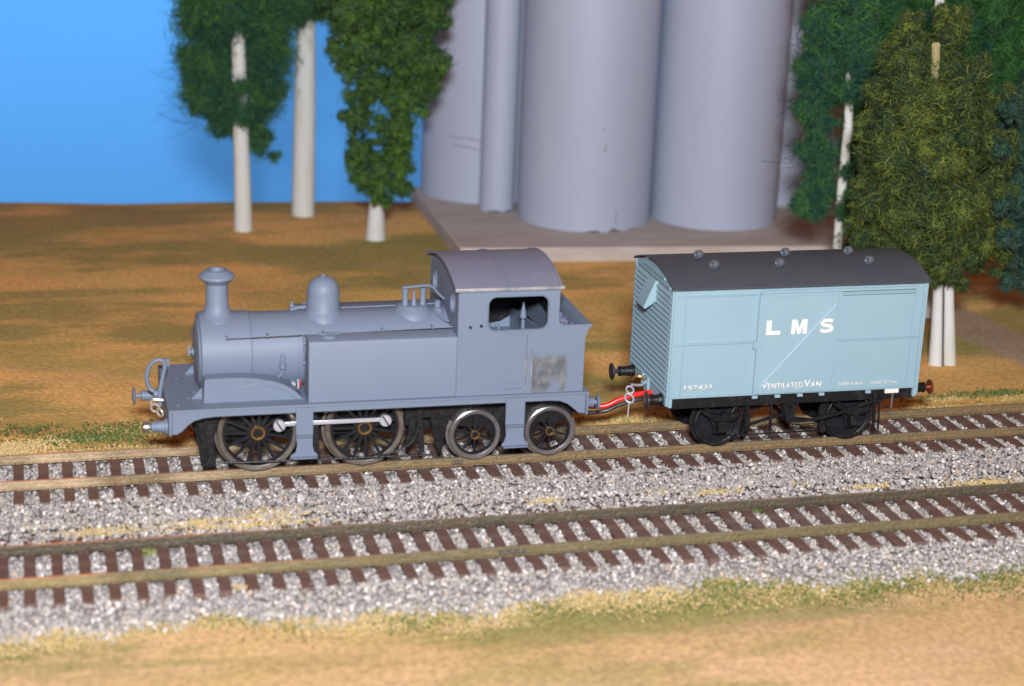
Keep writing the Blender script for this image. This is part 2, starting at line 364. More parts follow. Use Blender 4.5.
bx = RNG.uniform(-60, 330, N); by = RNG.uniform(-80, 30, N)
keep = (by > edge_n(bx)+RNG.normal(0, 1.6, N)) & (by < edge_f(bx)+RNG.normal(0, .4, N))
for ty in TRACKY:
    for ry in (0, 16.9): keep &= np.abs(by-ty-ry) > .85
bx, by = bx[keep], by[keep]
shoulder = np.clip((by-edge_n(bx))/9, 0, 1)
bz = -4.9 + 1.35*shoulder + RNG.uniform(-.35, .45, len(bx))
for ty in TRACKY:
    inside = (by-ty > -8.7) & (by-ty < 25.6); bz[inside] -= .25
bz[(by < -10) & (by > -26)] += .5
bz += .5*shoulder
farside = (by+T > 18.6) & (by+T < 31); bz[farside] += .95
nearend = ((by < -6.0) & (by > -11)) | ((by+T < -6.6) & (by+T > -11)); bz[nearend] += .3
rn = np.clip(RNG.beta(2.0, 1.6, len(bx)), 0, 1)
tag(grains('ballast', np.stack([bx, by, bz], -1), RNG.uniform(.34, .70, len(bx)), rn, 'stone'), kind='stuff')
bedv = []; bm_ = MB(); xx = np.arange(-60, 331, 5.0)
bm_.rings([[(x, edge_n(x)-1, -6.2), (x, edge_n(x)+1, -5.1), (x, -62, -3.6), (x, 20, -3.6), (x, edge_f(x), -4.2), (x, edge_f(x)+.6, -6.2)] for x in xx])
M['bed'] = mat('ballast_bed', (0.36, 0.33, 0.33), .9, 0, .1, (60, (0.2, 0.18, 0.18), .45, .6), (90, .5))
tag(bm_.build('ballast_bed', 'bed'), kind='structure')
# crumbs: (px, py, spread x mm, spread y mm, count, colour low, high, z)
P_, Sz, Rn = [], [], []
def crumbs(px, py, sx, sy, n, lo, hi, z=-4.6, s=(.16, .42)):
    n = int(n*2.2); c = gz(px, py, z); a = RNG.normal(0, 1, (n, 2))
    P_.append(np.stack([c[0]+a[:, 0]*sx, c[1]+a[:, 1]*sy, z+RNG.uniform(-.1, .35, n)], -1)); Sz.append(RNG.uniform(*s, n)); Rn.append(RNG.uniform(lo, hi, n))
for c in ((15, 448, 5, 2.4, 500, .55, .95), (52, 442, 4, 1.6, 120, .5, .9), (75, 440, 7, 2.5, 220, .05, .35), (110, 437, 8, 2.5, 260, .1, .45), (130, 428, 6, 2.5, 160, .1, .6),
          (20, 430, 6, 2, 110, .1, .4), (5, 455, 5, 1.5, 250, .6, .95), (150, 447, 6, 1.5, 120, .4, .8), (95, 450, 10, 1.2, 160, .4, .9)): crumbs(*c, z=-2.2)
for c in ((970, 395, 9, 1.5, 130, .1, .5), (1000, 393, 5, 1.5, 150, .05, .4), (940, 400, 6, 1.2, 120, .4, .8), (610, 420, 12, 1.4, 300, .45, .8), (1020, 400, 6, 1.5, 100, .4, .8), (560, 425, 6, .8, 90, .4, .9), (640, 421, 9, .8, 160, .4, .9), (935, 407, 6, .7, 90, .3, .8)): crumbs(*c, z=-2.2)
for c in ((270, 515, 5, 1.8, 220, .55, .95), (200, 522, 8, 1.2, 160, .55, .9), (95, 532, 5, 1.4, 110, .55, .9), (240, 526, 9, .9, 150, .6, .95), (545, 501, 2.4, .9, 70, .55, .9), (660, 492, 1.8, .8, 40, .55, .9), (715, 492, 3, .8, 70, .55, .9), (985, 483, 6, 1.2, 110, .55, .8), (35, 528, 2, .8, 30, .55, .9), (868, 487, 3, .6, 35, .5, .8), (800, 484, 2, .6, 20, .5, .8)):
    crumbs(*c, z=-1.8)
for c in ((148, 552, 1.4, .8, 40, .3, .45), (755, 511, 2.2, .9, 55, .1, .35), (240, 588, 1.5, .8, 20, .55, .7)): crumbs(*c, z=-2.6)
for i in range(230):                                   # the ragged turf edge in the foreground
    x = RNG.uniform(-20, 235); green = RNG.random() < (.75 if x > 130 else .22)
    hi = (.5, 1) if not green else (.1, .6)
    n = int(RNG.uniform(30, 140)); a = RNG.normal(0, 1, (n, 2))
    yy = edge_n(x) - 1.0 + RNG.normal(0, 2.6) + (5*max(0, (x-150)/60) if x > 150 else 0)
    P_.append(np.stack([x+a[:, 0]*3.6, yy+a[:, 1]*2.4, -4.9+RNG.uniform(-.1, .5, n)], -1)); Sz.append(RNG.uniform(.12, .34, n)); Rn.append(RNG.uniform(*hi, n))
for i in range(90):
    x = RNG.uniform(120, 235); n = int(RNG.uniform(10, 60)); a = RNG.normal(0, 1, (n, 2)); yy = -76 + RNG.normal(0, 3.5) - 2
    P_.append(np.stack([x+a[:, 0]*3.5, yy+a[:, 1]*2.0, -5.3+RNG.uniform(-.1, .4, n)], -1)); Sz.append(RNG.uniform(.12, .34, n)); Rn.append(RNG.uniform(*((.15, .5) if RNG.random() < .6 else (.5, 1)), n))
for i in range(1200):                                  # scattered crumbs over the painted turf
    x = RNG.uniform(-60, 330); y = RNG.uniform(29, 60) if RNG.random() < .75 else RNG.uniform(29, 130)
    P_.append(np.array([[x, y, -1.9-2.5*min(1, max(0, (y-24)/34))]])); Sz.append(RNG.uniform(.2, .4, 1)); Rn.append(RNG.uniform(.1, .95, 1))
tag(grains('turf_crumbs', np.concatenate(P_), np.concatenate(Sz), np.concatenate(Rn), 'foam', .7), kind='stuff')

# ------------------------------------------------------------------ railway tracks
PITCH_ = 5.585
def track(y0, label, phase, joins, rail_mats=('rail', 'rail')):
    t = thing('railway_track', (135, y0+8.45, -4.2), label, 'track', 'model railway tracks')
    prof = [(-.85, -2.0), (.85, -2.0), (.85, -1.8), (.22, -1.65), (.22, -.72), (.46, -.58), (.46, -.08), (.38, 0), (-.38, 0), (-.46, -.08), (-.46, -.58), (-.22, -.72), (-.22, -1.65), (-.85, -1.8)]
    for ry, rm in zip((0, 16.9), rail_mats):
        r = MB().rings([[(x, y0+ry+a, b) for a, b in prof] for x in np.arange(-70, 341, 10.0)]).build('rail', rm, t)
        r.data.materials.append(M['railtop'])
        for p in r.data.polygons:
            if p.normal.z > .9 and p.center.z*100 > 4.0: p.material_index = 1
    def sl():
        b = MB(); b.box(-1.2, 1.2, y0-8.7, y0+25.4, -4.2, -2.04)
        for ry in (0, 16.9):
            for sx in (-.7, .7):
                for s in (-1, 1): b.box(sx-.22, sx+.22, y0+ry+s*1.0-.25, y0+ry+s*1.0+.25, -2.04, -1.72)
        return b.build('sleeper', 'sleeper', t, .08)
    s0 = sl(); k = 0
    lo, hi = int(-52/PITCH_), int(325/PITCH_)
    for i in range(lo, hi):
        o = s0 if k == 0 else s0.copy()
        if k: COL.objects.link(o); o.parent = t
        o.location = ((i*PITCH_+phase)*S + random.uniform(-.001, .001), random.uniform(-.003, .003), 0)
        o.rotation_euler = (0, 0, random.uniform(-.006, .006)); k += 1
    BASE[s0.name] = BASE[t.name]
    for jx, ry, sz in joins:
        b = MB(); b.box(jx-2.2*sz, jx+2.2*sz, y0+ry-.6, y0+ry-.25, -1.6, -.65)
        for d in (-1.3, 0, 1.3): b.cyl((jx+d*sz, y0+ry-1.0, -1.2), (jx+d*sz, y0+ry-.5, -1.2), .28, n=8)
        b.build('rail_joiner', 'dull_steel', t)
    return t
j1 = gz(455, 458, -1)[0]; j2 = gz(512, 550, -1)[0]
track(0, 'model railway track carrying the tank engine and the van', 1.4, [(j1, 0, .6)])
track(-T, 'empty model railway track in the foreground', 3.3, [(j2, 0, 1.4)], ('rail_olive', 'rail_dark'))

# ------------------------------------------------------------------ silos on their board
t = thing('concrete_slab', (215, 230, -5), 'pale flat board under the grey silos, brown earth before it', 'slab')
MB().plate([(143.5, 192), (345, 176), (345, 289), (144.5, 284)], -5, 1, plane='XY').build('board', 'slab', t, .4)
def silo(cx, cy, r, h, label, chips=(), seam=None, marks=()):
    t = thing('silo', (cx, cy, 1), label, 'silo', 'grey silos on the board')
    n = 72; b = MB(); rings = []
    for z in (1.05, 1.6, 3, 30, 60, 90, 1+h-3, 1+h):
        ring_ = []
        for i in range(n):
            a = 2*math.pi*i/n; zz = z
            if z < 1.5:
                for ca, cw, ch in chips:
                    d = abs((math.degrees(a)-ca+180) % 360-180)
                    if d < cw: zz = 1.05+ch*(1-(d/cw)**2)*(.6+.4*math.sin(i*2.3))
            elif z < 2: zz = max([z]+[1.6+ch*.8*(1-(abs((math.degrees(a)-ca+180) % 360-180)/cw)**2) for ca, cw, ch in chips if abs((math.degrees(a)-ca+180) % 360-180) < cw])
            elif z < 4: zz = 4.2
            ring_.append((cx+r*math.cos(a), cy+r*math.sin(a), zz))
        rings.append(ring_)
    b.rings(rings); b.build('shell', 'silo', t, smooth=40)
    MB().lathe((cx, cy, 1+h), (0, 0, 1), [(0, r+.8), (1.5, r+.8), (2, r), (6, r*.3), (6.5, 1)], 48).build('roof', 'silo', t)
    for (a0, z0, a1, z1) in marks:
        pts = [(cx+(r+.05)*math.cos(R(a0+(a1-a0)*k/8)), cy+(r+.05)*math.sin(R(a0+(a1-a0)*k/8)), z0+(z1-z0)*k/8+random.uniform(-.15, .15)) for k in range(9)]
        MB().tube(pts, .16, 5).build('scratch_mark', 'scratch', t)
    return t
silo(170.2, 276.8, 22.9, 122, 'leftmost wide grey silo, partly hidden by the bushy tree and a thin pipe', marks=((225, 26, 258, 25.2), (228, 23, 258, 21.6)))
silo(169.5, 246.6, 6.5, 122, 'narrow grey pipe silo, thinnest of the row, with chipped foot', chips=((250, 30, 1.4), (300, 25, 1.2)))
silo(198.9, 232.3, 24.4, 126, 'widest grey silo directly behind the engine cab, chipped at its foot', chips=((282, 5, 2.6), (262, 9, .9), (300, 6, .8)), marks=((268, 30, 270, 33), (266, 38, 268, 38.4), (282, 4, 282.4, 9)))
silo(248.3, 229.2, 23.9, 126, 'wide grey silo standing behind the van roof, second from the right')
silo(292, 262, 25, 126, 'rightmost grey silo, mostly hidden behind its neighbour and the trees')

# ------------------------------------------------------------------ trees
def crown(name, blobs, n, length, width, mt, parent, droop=.25, curl=.5, fringe=.12, core=.80, seed=1, tangential=.75, loose=False):
    """blobs: (x, y, z, r[, squash]) ; thousands of curved slivers round uneven clumps, with a clumpy core of the same stuff"""
    rg = np.random.default_rng(seed); B = np.array([(b[0], b[1], b[2], b[3]) for b in blobs], float)
    Vs, Fs, Rs, off = [], [], [], 0
    # small clumps over every blob
    cl = []
    for x, y, z, r in B:
        k = int(8+r*1.1); d = rg.normal(size=(k, 3)); d /= np.linalg.norm(d, axis=1)[:, None]
        rr = r*rg.uniform(.16, .42, k)
        for di, ri in zip(d, rr): cl.append((x+di[0]*(r-ri*.6), y+di[1]*(r-ri*.6), z+di[2]*(r-ri*.6)*1.0, ri, rg.uniform(-.22, .22)))
    ncl = len(cl)
    for x, y, z, r in B: cl.append((x, y, z, r*core, 0))
    cl = np.array(cl); w = cl[:, 3]**2; idx = rg.choice(len(cl), n, p=w/w.sum()); c = cl[idx]
    d = rg.normal(size=(n, 3)); d /= np.linalg.norm(d, axis=1)[:, None]
    out = np.where(rg.random(n) < fringe, rg.uniform(1.0, 1.6, n), rg.uniform(.35, 1.12, n))
    p = c[:, :3] + d*(c[:, 3]*out*np.where(rg.random(n) < .5, 1, .8))[:, None]
    if loose: p = c[:, :3] + rg.normal(size=(n, 3))*(c[:, 3]*.70)[:, None]
    tg = np.cross(d, rg.normal(size=(n, 3))); tg /= np.linalg.norm(tg, axis=1)[:, None]
    dr = tg*tangential + d*rg.uniform(0, .9, n)[:, None]; dr[:, 2] -= droop; dr /= np.linalg.norm(dr, axis=1)[:, None]
    L_ = length*rg.uniform(.4, 1.5, n); cu = rg.normal(size=(n, 3)); cu -= dr*(cu*dr).sum(1)[:, None]; cu *= (curl*L_/ (np.linalg.norm(cu, axis=1)+1e-6)*rg.uniform(.1, .6, n))[:, None]
    sd = np.cross(dr, d+.3*rg.normal(size=(n, 3))); sd /= (np.linalg.norm(sd, axis=1)[:, None]+1e-6)
    wv = (sd.T*width*rg.uniform(.6, 1.4, n)).T
    a = p - dr*L_[:, None]*.5; mid = p+cu*.5; e = p + dr*L_[:, None]*.5
    V = np.stack([a-wv*.3, a+wv*.3, mid+wv*.5, mid-wv*.5, e], 1).reshape(-1, 3)
    k = np.arange(n)*5
    F3 = np.concatenate([np.stack([k, k+1, k+2], 1), np.stack([k, k+2, k+3], 1), np.stack([k+3, k+2, k+4], 1)])
    rn = np.clip(.5 + c[:, 4] + rg.normal(0, .30, n), 0, 1)
    Vs.append(V); Fs.append(F3); Rs.append(np.repeat(rn, 5)); off = len(V)
    b = bmesh.new(); bmesh.ops.create_icosphere(b, subdivisions=3, radius=1); cv = np.array([q.co[:] for q in b.verts]); cf = np.array([[q.index for q in f.verts] for f in b.faces]); b.free()
    for c_ in cl[ncl:]:
        jit = rg.uniform(.25, 1.0, (len(cv), 1)); Vs.append(cv*jit*c_[3]*.92 + c_[:3]); Fs.append(cf+off); off += len(cv)
        Rs.append(np.clip(.42+c_[4]+rg.normal(0, .1, len(cv)), 0, 1))
    return finish(name, np_mesh(name, np.concatenate(Vs), np.concatenate(Fs), 3, np.concatenate(Rs)), mt, parent, smooth=0)
def blobs(Y, lst, depth=1.0, seed=3):
    """clumps given as (px, py, radius px[, depth offset mm]) and set in the crown's own depth"""
    rg = random.Random(seed); out = []
    for b in lst:
        y = Y + (b[3] if len(b) > 3 else rg.uniform(-1, 1)*depth)
        p = at(b[0], b[1], y); dist = float(np.dot(p-CAM, fw)); out.append((p[0], p[1], p[2], b[2]*dist/F))
    return out
def trunk_of(parent, pts, mt, n=18, name='trunk'):
    return MB().tube([p[:3] for p in pts], [p[3] for p in pts], n).build(name, mt, parent, smooth=60)
leafA = leaf('fibre_teal_green', (0.008, 0.050, 0.055), (0.028, 0.100, 0.050), (0.085, 0.20, 0.035))
leafB = leaf('fibre_deep_green', (0.012, 0.032, 0.035), (0.045, 0.105, 0.022), (0.10, 0.21, 0.025))
leafC = leaf('fibre_olive', (0.008, 0.026, 0.020), (0.038, 0.070, 0.020), (0.17, 0.20, 0.03))
leafD = leaf('fibre_green', (0.010, 0.040, 0.022), (0.022, 0.085, 0.026), (0.055, 0.17, 0.03))
leafE = leaf('fibre_blue_green', (0.015, 0.035, 0.05), (0.028, 0.07, 0.05), (0.05, 0.11, 0.04))
def tree(base, label):
    return thing('tree', base, label, 'tree', 'trees on the layout')
# left tree
b = (75.3, 244.4, -4.6); t1 = tree(b, 'leftmost wispy teal green tree with a slim white trunk')
q = at(238, 20, 246)
trunk_of(t1, [(75.3, 244.4, -5.4, 3.4), (75.2, 244.4, 4, 3.15), (74.9, 244.6, 20, 2.9), (74.2, 245, 45, 2.7), (q[0], q[1], q[2], 2.3), (q[0]-.5, q[1], q[2]+25, 1.9)], 'trunk')
crown('crown', blobs(246, [(213, 12, 34, 4), (262, 10, 34, 5), (204, 50, 26, 4), (268, 55, 26, 4), (213, 90, 28, 5), (262, 92, 25, 3), (196, 75, 16, 0), (238, 60, 24, 7), (222, 122, 15, 2), (240, 112, 13, -4), (250, 128, 18, 4), (262, 143, 14, 3), (274, 156, 6, 0), (205, 108, 14, 3), (235, -30, 48, 0), (290, 2, 22, 4), (236, 5, 16, -6), (240, 85, 9, -5), (234, 98, 8, -5)]), 130000, 3.2, .20, leafA, t1, fringe=.35, seed=11, core=.5, loose=True)
fr = MB(); rg = random.Random(5)
for i in range(26):
    p = Vector(at(rg.uniform(182, 205), rg.uniform(40, 130), 246)); d = Vector((-rg.uniform(4, 13), rg.uniform(-3, 3), rg.uniform(-6, 6)))
    fr.tube(smooth_pts([p, p+d*.5+Vector((0, 0, rg.uniform(-1.5, 1.5))), p+d], 3), .07, 4)
fr.build('loose_fibres', leafE, t1)['kind'] = 'stuff'
# second tree: thick trunk, crown above the frame
t2 = tree((99.8, 264.7, -4.6), 'tree with a thick bare white trunk, between the wispy tree and the bushy one')
q = at(306, 10, 266)
trunk_of(t2, [(99.8, 264.7, -5.4, 4.3), (99.9, 264.7, 8, 4.2), (100.3, 265, 40, 4.0), (q[0], q[1], q[2], 3.4), (q[0]+.5, q[1], q[2]+25, 3)], 'trunk')
crown('crown', blobs(262, [(285, -6, 24, 0), (320, -4, 26, 0), (304, 2, 17, -4), (300, -45, 42, 3), (343, -8, 16, 6), (262, 4, 14, 5)]), 26000, 2.6, .34, leafA, t2, seed=12)
# third tree: short trunk, dense dark crown
t3 = tree((120.4, 227, -4.6), 'bushy dark green tree with a short tapered white trunk in front of the left silo')
trunk_of(t3, [(120.4, 227, -5.4, 3.75), (120.4, 227, 0, 3.3), (120.6, 227, 10, 2.5), (121, 228, 16, 1.6)], 'trunk')
crown('crown', blobs(220, [(350, 10, 34), (395, 8, 40), (430, 15, 25), (360, 45, 32), (405, 50, 40), (432, 62, 20), (370, 88, 28), (410, 92, 30), (358, 120, 20), (398, 130, 26), (362, 152, 19), (400, 158, 20), (366, 180, 17), (397, 184, 17), (382, 168, 18), (385, 200, 9), (352, 165, 10), (380, -30, 50), (425, -20, 36), (338, 20, 16), (347, 62, 14), (378, 192, 12)], 6), 110000, 1.7, .36, leafB, t3, fringe=.06, curl=.6, seed=13, tangential=.9)
# right: thin trunk, wispy teal crown
q0 = at(832, 300, 118); q1 = at(838, 240, 118); q2 = at(848, 130, 118); q3 = at(862, 0, 118); lean = (q1-q3)/(q1[2]-q3[2])
g0 = q1 + lean*(-4.6-q1[2])
t4 = tree((g0[0], g0[1], -4.6), 'teal green tree with a thin blotched trunk, behind the van beside the right silos')
trunk_of(t4, [(*(q1+lean*(-6-q1[2])), 1.8), (*q1, 1.5), (*at(842, 185, 118), 1.5), (*q2, 1.5), (*at(850, 70, 118), 1.2), (*q3, 1.0), (*at(866, -60, 118), .8)], 'trunk_bark')
crown('crown', blobs(120, [(854, 35, 17, -6), (851, 92, 10, -6), (858, 10, 16, -6), (848, 172, 6, -6), (843, 215, 7, -6), (850, 200, 8, -6), (866, 60, 22, -3), (868, 150, 18, 0), (856, 225, 12, -4), (880, 90, 24, 2), (822, 30, 20, 5), (850, 20, 24, 8), (838, 60, 18, 8), (872, 45, 30, 8), (815, 85, 14, 6), (862, 85, 22, 9), (820, 120, 15, 8), (868, 125, 20, 10), (812, 148, 14, 6), (818, 175, 13, 8), (825, 160, 12, 5), (808, 195, 13, 4), (798, 208, 8, 2), (815, 210, 9, 3), (812, 65, 14, 5), (808, 110, 12, 5), (826, 195, 9, 6), (862, 165, 18, 9), (860, 205, 16, 8), (868, 232, 15, 8), (855, 245, 10, 6), (845, -25, 34, 5), (880, 10, 26, 8), (830, 95, 12, 10), (850, 150, 12, 12)]), 120000, 4.6, .20, leafA, t4, fringe=.4, seed=14, core=.32, loose=True)
fr = MB(); rg = random.Random(9)
for i in range(70):
    p = Vector(at(rg.uniform(796, 835), rg.uniform(20, 215), 121)); d = Vector((-rg.uniform(1, 8), rg.uniform(-3, 3), rg.uniform(-7, 7)))
    fr.tube(smooth_pts([p, p+d*.5+Vector((rg.uniform(-1, 1), 0, rg.uniform(-1.5, 1.5))), p+d], 3), rg.uniform(.05, .12), 4)
p = Vector(at(800, 165, 121)); fr.tube(smooth_pts([p, p+Vector((-5, 0, .8)), p+Vector((-13, 0, 1.4))], 3), .09, 4)
fr.build('loose_fibres', leafA, t4)['kind'] = 'stuff'
# front right tree with twin trunk
t5 = tree((260.6, 64.3, -4.6), 'big olive green tree with a stout split white trunk right of the van')
for s, wd in ((-1, 0), (1, 1)):
    a = at(936 if s < 0 else 950, 367, 64.3)
    pts = []
    for px, py, r in ((935.5 if s < 0 else 948.5, 369, 2.3), (937.3 if s < 0 else 948.7, 330, 1.9), (938.7 if s < 0 else 948.3, 285, 1.55), (940 if s < 0 else 948, 200, 1.3)):
        p = at(px, py, 64.3); pts.append((*p, r))
    trunk_of(t5, pts, 'trunk')
gpt = [at(942.8, 371, 61.8), at(943.2, 330, 62.0), at(943.6, 285, 62.2)]
MB().tube([tuple(p) for p in gpt], .32, 6).build('trunk_groove', 'trunk_dark', t5)
MB().tube([(*at(935, 80, 62),), (*at(936, 45, 57),)], 1.2, 10).build('limb', mat('limb_tan', (0.46, 0.40, 0.2), .8), t5)
crown('crown', blobs(66, [(868, 120, 8, 2), (862, 150, 7, 2), (855, 190, 8, 3), (852, 222, 9, 4), (874, 88, 9, 3), (893, 44, 8, 3), (1008, 92, 8, 2), (1012, 140, 9, 3), (1010, 190, 8, 3), (1004, 255, 9, 2), (995, 272, 6, 2), (985, 62, 9, 3), (940, 12, 9, 4), (966, 14, 8, 4), (918, 20, 8, 4), (962, 284, 6, 0), (915, 288, 6, 0), (888, 82, 14, 4), (985, 110, 16, 4), (958, 25, 16, 4), (905, 30, 16, 4), (872, 205, 18, 4), (866, 235, 16, 5), (1000, 160, 18, 3), (1000, 225, 12, 3), (992, 245, 12, 2), (880, 100, 18, 5), (935, 275, 12, -4), (953, 278, 9, -2), (905, 60, 28, 0), (935, 55, 26, -3), (960, 90, 34, -4), (915, 105, 34, -6), (880, 130, 24, 0), (900, 160, 36, -8), (945, 145, 36, -8), (985, 140, 22, 0), (880, 195, 28, -2), (915, 210, 34, -10), (955, 200, 34, -8), (985, 195, 20, -2), (893, 240, 24, 0), (930, 250, 28, -6), (965, 240, 26, -4), (985, 225, 16, 0), (945, 268, 16, -6), (920, 268, 14, 0), (975, 262, 10, 2), (890, 262, 14, 4), (905, 275, 9, 2), (870, 165, 16, 3), (950, 35, 18, 0)]), 230000, 2.7, .20, leafC, t5, fringe=.3, curl=1.1, seed=15, core=.66)
fr = MB(); rg = random.Random(21)
for i in range(120):
    p = Vector(at(rg.choice((rg.uniform(862, 885), rg.uniform(985, 1006), rg.uniform(870, 1000))), rg.uniform(40, 285), 60)); d = Vector((rg.uniform(-6, 6), rg.uniform(-4, 2), rg.uniform(-4, 3)))
    fr.tube(smooth_pts([p, p+d*.5+Vector((rg.uniform(-1.5, 1.5), 0, rg.uniform(-1.5, 1.5))), p+d], 3), rg.uniform(.06, .13), 4)
fr.build('loose_fibres', leafC, t5)['kind'] = 'stuff'
# green tree behind
t6 = tree((279, 112, -4.6), 'smooth bright green tree filling the top right corner, behind the olive one')
trunk_of(t6, [(279, 112, -5.4, 3.4), (281, 112, 30, 3), (286, 111, 80, 2.2)], 'trunk')
MB().tube([(*at(938, 22, 90),), (*at(942, -25, 92),)], 1.4, 10).build('limb', 'trunk', t6)
MB().tube([(*at(957, 26, 90),), (*at(965, 8, 90),)], 1.0, 10).build('limb', 'trunk', t6)
crown('crown', blobs(112, [(905, 25, 38, 4), (960, 30, 40, 2), (1005, 35, 40, 0), (1000, 80, 42, 0), (985, 110, 32, 0), (1035, 90, 44, 4), (930, -20, 50, 6), (1000, -30, 60, 4), (900, 75, 26, 8), (1050, 20, 50, 6), (890, 10, 26, 8), (895, 120, 26, 8), (880, 170, 22, 8), (885, 215, 22, 8), (1018, 240, 22, 2), (1005, 150, 34, 4), (1000, 200, 30, 6), (1030, 220, 34, 6), (985, 165, 24, 6)]), 150000, 3.2, .2, leafD, t6, fringe=.08, seed=16)
# blue green tree at the right edge
t7 = tree((289, 78, -4.6), 'blue green tree cut off by the right edge of the picture')
p7 = at(1052, 340, 78); g7 = (p7[0], 78, -4.6); t7.location = Vector(g7)*S; BASE[t7.name] = np.array(g7)
trunk_of(t7, [(p7[0], 78, -5.4, 2.8), (p7[0], 78, 20, 2.4), (p7[0]-1, 79, 60, 1.6)], 'trunk')
crown('crown', blobs(78, [(1010, 150, 24), (1015, 195, 26), (1018, 235, 22), (1035, 120, 36), (1045, 180, 42), (1050, 240, 34), (1012, 262, 10), (1030, 270, 18), (1060, 90, 40), (1002, 215, 14), (1045, 215, 40), (1000, 130, 16), (996, 175, 14), (998, 235, 14), (999, 150, 12, -18), (1003, 205, 13, -18), (1006, 240, 12, -18), (1012, 110, 14, -18), (1008, 280, 12), (1024, 285, 12)], 4), 60000, 2.1, .28, leafE, t7, fringe=.16, seed=17)

# ------------------------------------------------------------------ the tank engine (front at x = 30, rear at x = 128.6)
LB = (79.29, YC, 0)
eng = thing('tank_locomotive', LB, 'unpainted grey primer model tank engine with tall chimney and dome, standing on the rear track', 'locomotive')
YN, YF = -7.7, 24.2
# running plate with valances
fp = MB(); fp.box(30.0, 128.6, -8.75, 25.25, 17.95, 18.5)
val = [(30.25, 17.93), (30.25, 12.6), (31.4, 12.6), (32.6, 13.4), (33.8, 14.7), (35.2, 15.7), (37.5, 16.3), (40, 16.5), (119.5, 16.6), (122, 16.4), (124, 15.6), (125.6, 14.3), (126.8, 13.2), (128.5, 12.9), (128.5, 17.93)]
footplate = fp.build('running_plate', 'primer', eng, .12)
MB().plate(val, -8.5, -7.9).mirror_y().build('valance', 'primer', footplate, .1)
MB().box(29.5, 30.2, -8.75, 25.25, 12.4, 18.5).build('buffer_beam', 'primer', eng, .12)
MB().box(128.62, 129.2, -8.75, 25.25, 12.7, 18.5).build('buffer_beam', 'primer', eng, .12)
# smokebox, boiler
boi = MB(); boi.lathe((49.4, YC, 27.1), (1, 0, 0), [(0, 8.95), (47.2, 8.95)], 64)
for x in (49.9, 60.4): boi.lathe((x, YC, 27.1), (1, 0, 0), [(0, 8.9), (.05, 9.08), (.95, 9.08), (1, 8.9)], 64)
boiler = boi.build('boiler', 'primer', eng, smooth=30)
sb = MB().lathe((37.7, YC, 27.1), (1, 0, 0), [(0, 8.9), (.3, 9.35), (11.6, 9.35), (11.8, 9.1)], 64)
smokebox = sb.build('smokebox', 'primer', eng, smooth=30)
dr = MB().lathe((37.75, YC, 27), (-1, 0, 0), [(0, 7.9), (.35, 7.8), (.7, 6.6), (.95, 4), (1.05, 1.5), (1.1, .2)], 48)
dr.cyl((36.8, YC, 27), (35.4, YC, 27), .45, n=12); dr.beam((35.6, YC-.25, 26.2), (35.6, YC-.25, 28.8), .5, .5); dr.cyl((36.7, YC, 27), (36.3, YC, 27), 1.1, n=16)
for z in (29.5, 24.5): dr.box(36.7, 37.3, 8.2, 15.6, z-.35, z+.35)
dr.build('smokebox_door', 'primer', smokebox, .05)
MB().plate([(3.0, 18.5), (13.5, 18.5), (14.8, 23.5), (12, 25), (4.5, 25), (1.7, 23.5)], 38.8, 49.0, plane='YZ').build('saddle', 'primer', eng)
ch = MB().lathe((42.3, YC, 33.8), (0, 0, 1), [(0, 5.3), (1.4, 4.9), (2.3, 3.9), (3.2, 3.1), (4.6, 2.7), (9.9, 2.5), (9.95, 2.45), (10.0, 2.9), (10.6, 3.6), (11.3, 4.2), (11.8, 4.1), (12.5, 3.2), (13.0, 2.6), (13.05, 1.9), (12.6, 1.8), (9, 1.8)], 48, cap=True)
ch.build('chimney', 'primer', eng, smooth=28)
dm = MB().lathe((67.3, YC, 33.6), (0, 0, 1), [(0, 5.6), (1.6, 5.2), (2.5, 4.4), (3.3, 3.95), (7.2, 3.85)] + [(7.2+3.85*math.sin(R(a)), 3.85*math.cos(R(a))) for a in range(10, 90, 10)] + [(11.1, .5), (11.4, .3), (11.6, .05)], 48)
dm.build('dome', 'primer', eng, smooth=40)
# safety valves
sv = MB().lathe((89, YC, 33.8), (0, 0, 1), [(0, 5.6), (1.4, 5.2), (2.2, 4.4), (2.9, 3.7), (3.2, 3.4), (3.3, 3.0)], 40)
for x, y in ((86.9, 7.2), (91.2, 7.2)):
    sv.lathe((x, y, 36.6), (0, 0, 1), [(0, .95), (.4, .75), (3.6, .68), (4.2, .85), (4.6, .85)], 16)
sv.lathe((89.0, 7.0, 36.6), (0, 0, 1), [(0, .95), (.6, .7), (2.4, .35), (4.2, .3)], 14)
sv.beam((86.1, 7.2, 41.5), (92.6, 7.2, 41.9), .9, .45)
sv.tube(smooth_pts([(92.4, 7.2, 41.8), (93.6, 7.1, 41.2), (95.2, 7, 39.4), (96.4, 7, 38.3)]), .28, 8)
sv.build('safety_valve', 'primer', eng, smooth=35)
wh = MB(); wh.lathe((94.6, 6.0, 35), (0, 0, 1), [(0, .5), (1.4, .5), (1.5, .8), (3.1, .8), (3.4, .3)], 12)
wh.tube(smooth_pts([(93.8, 5.2, 36.4), (94.4, 3.6, 35.6), (95.6, 1.6, 34.6), (96.5, .8, 34.6)]), .34, 8); wh.lathe((94.4, 4.4, 36), (0, 1, 0), [(0, .8), (.8, .8)], 10)
wh.build('whistle', 'primer', eng)
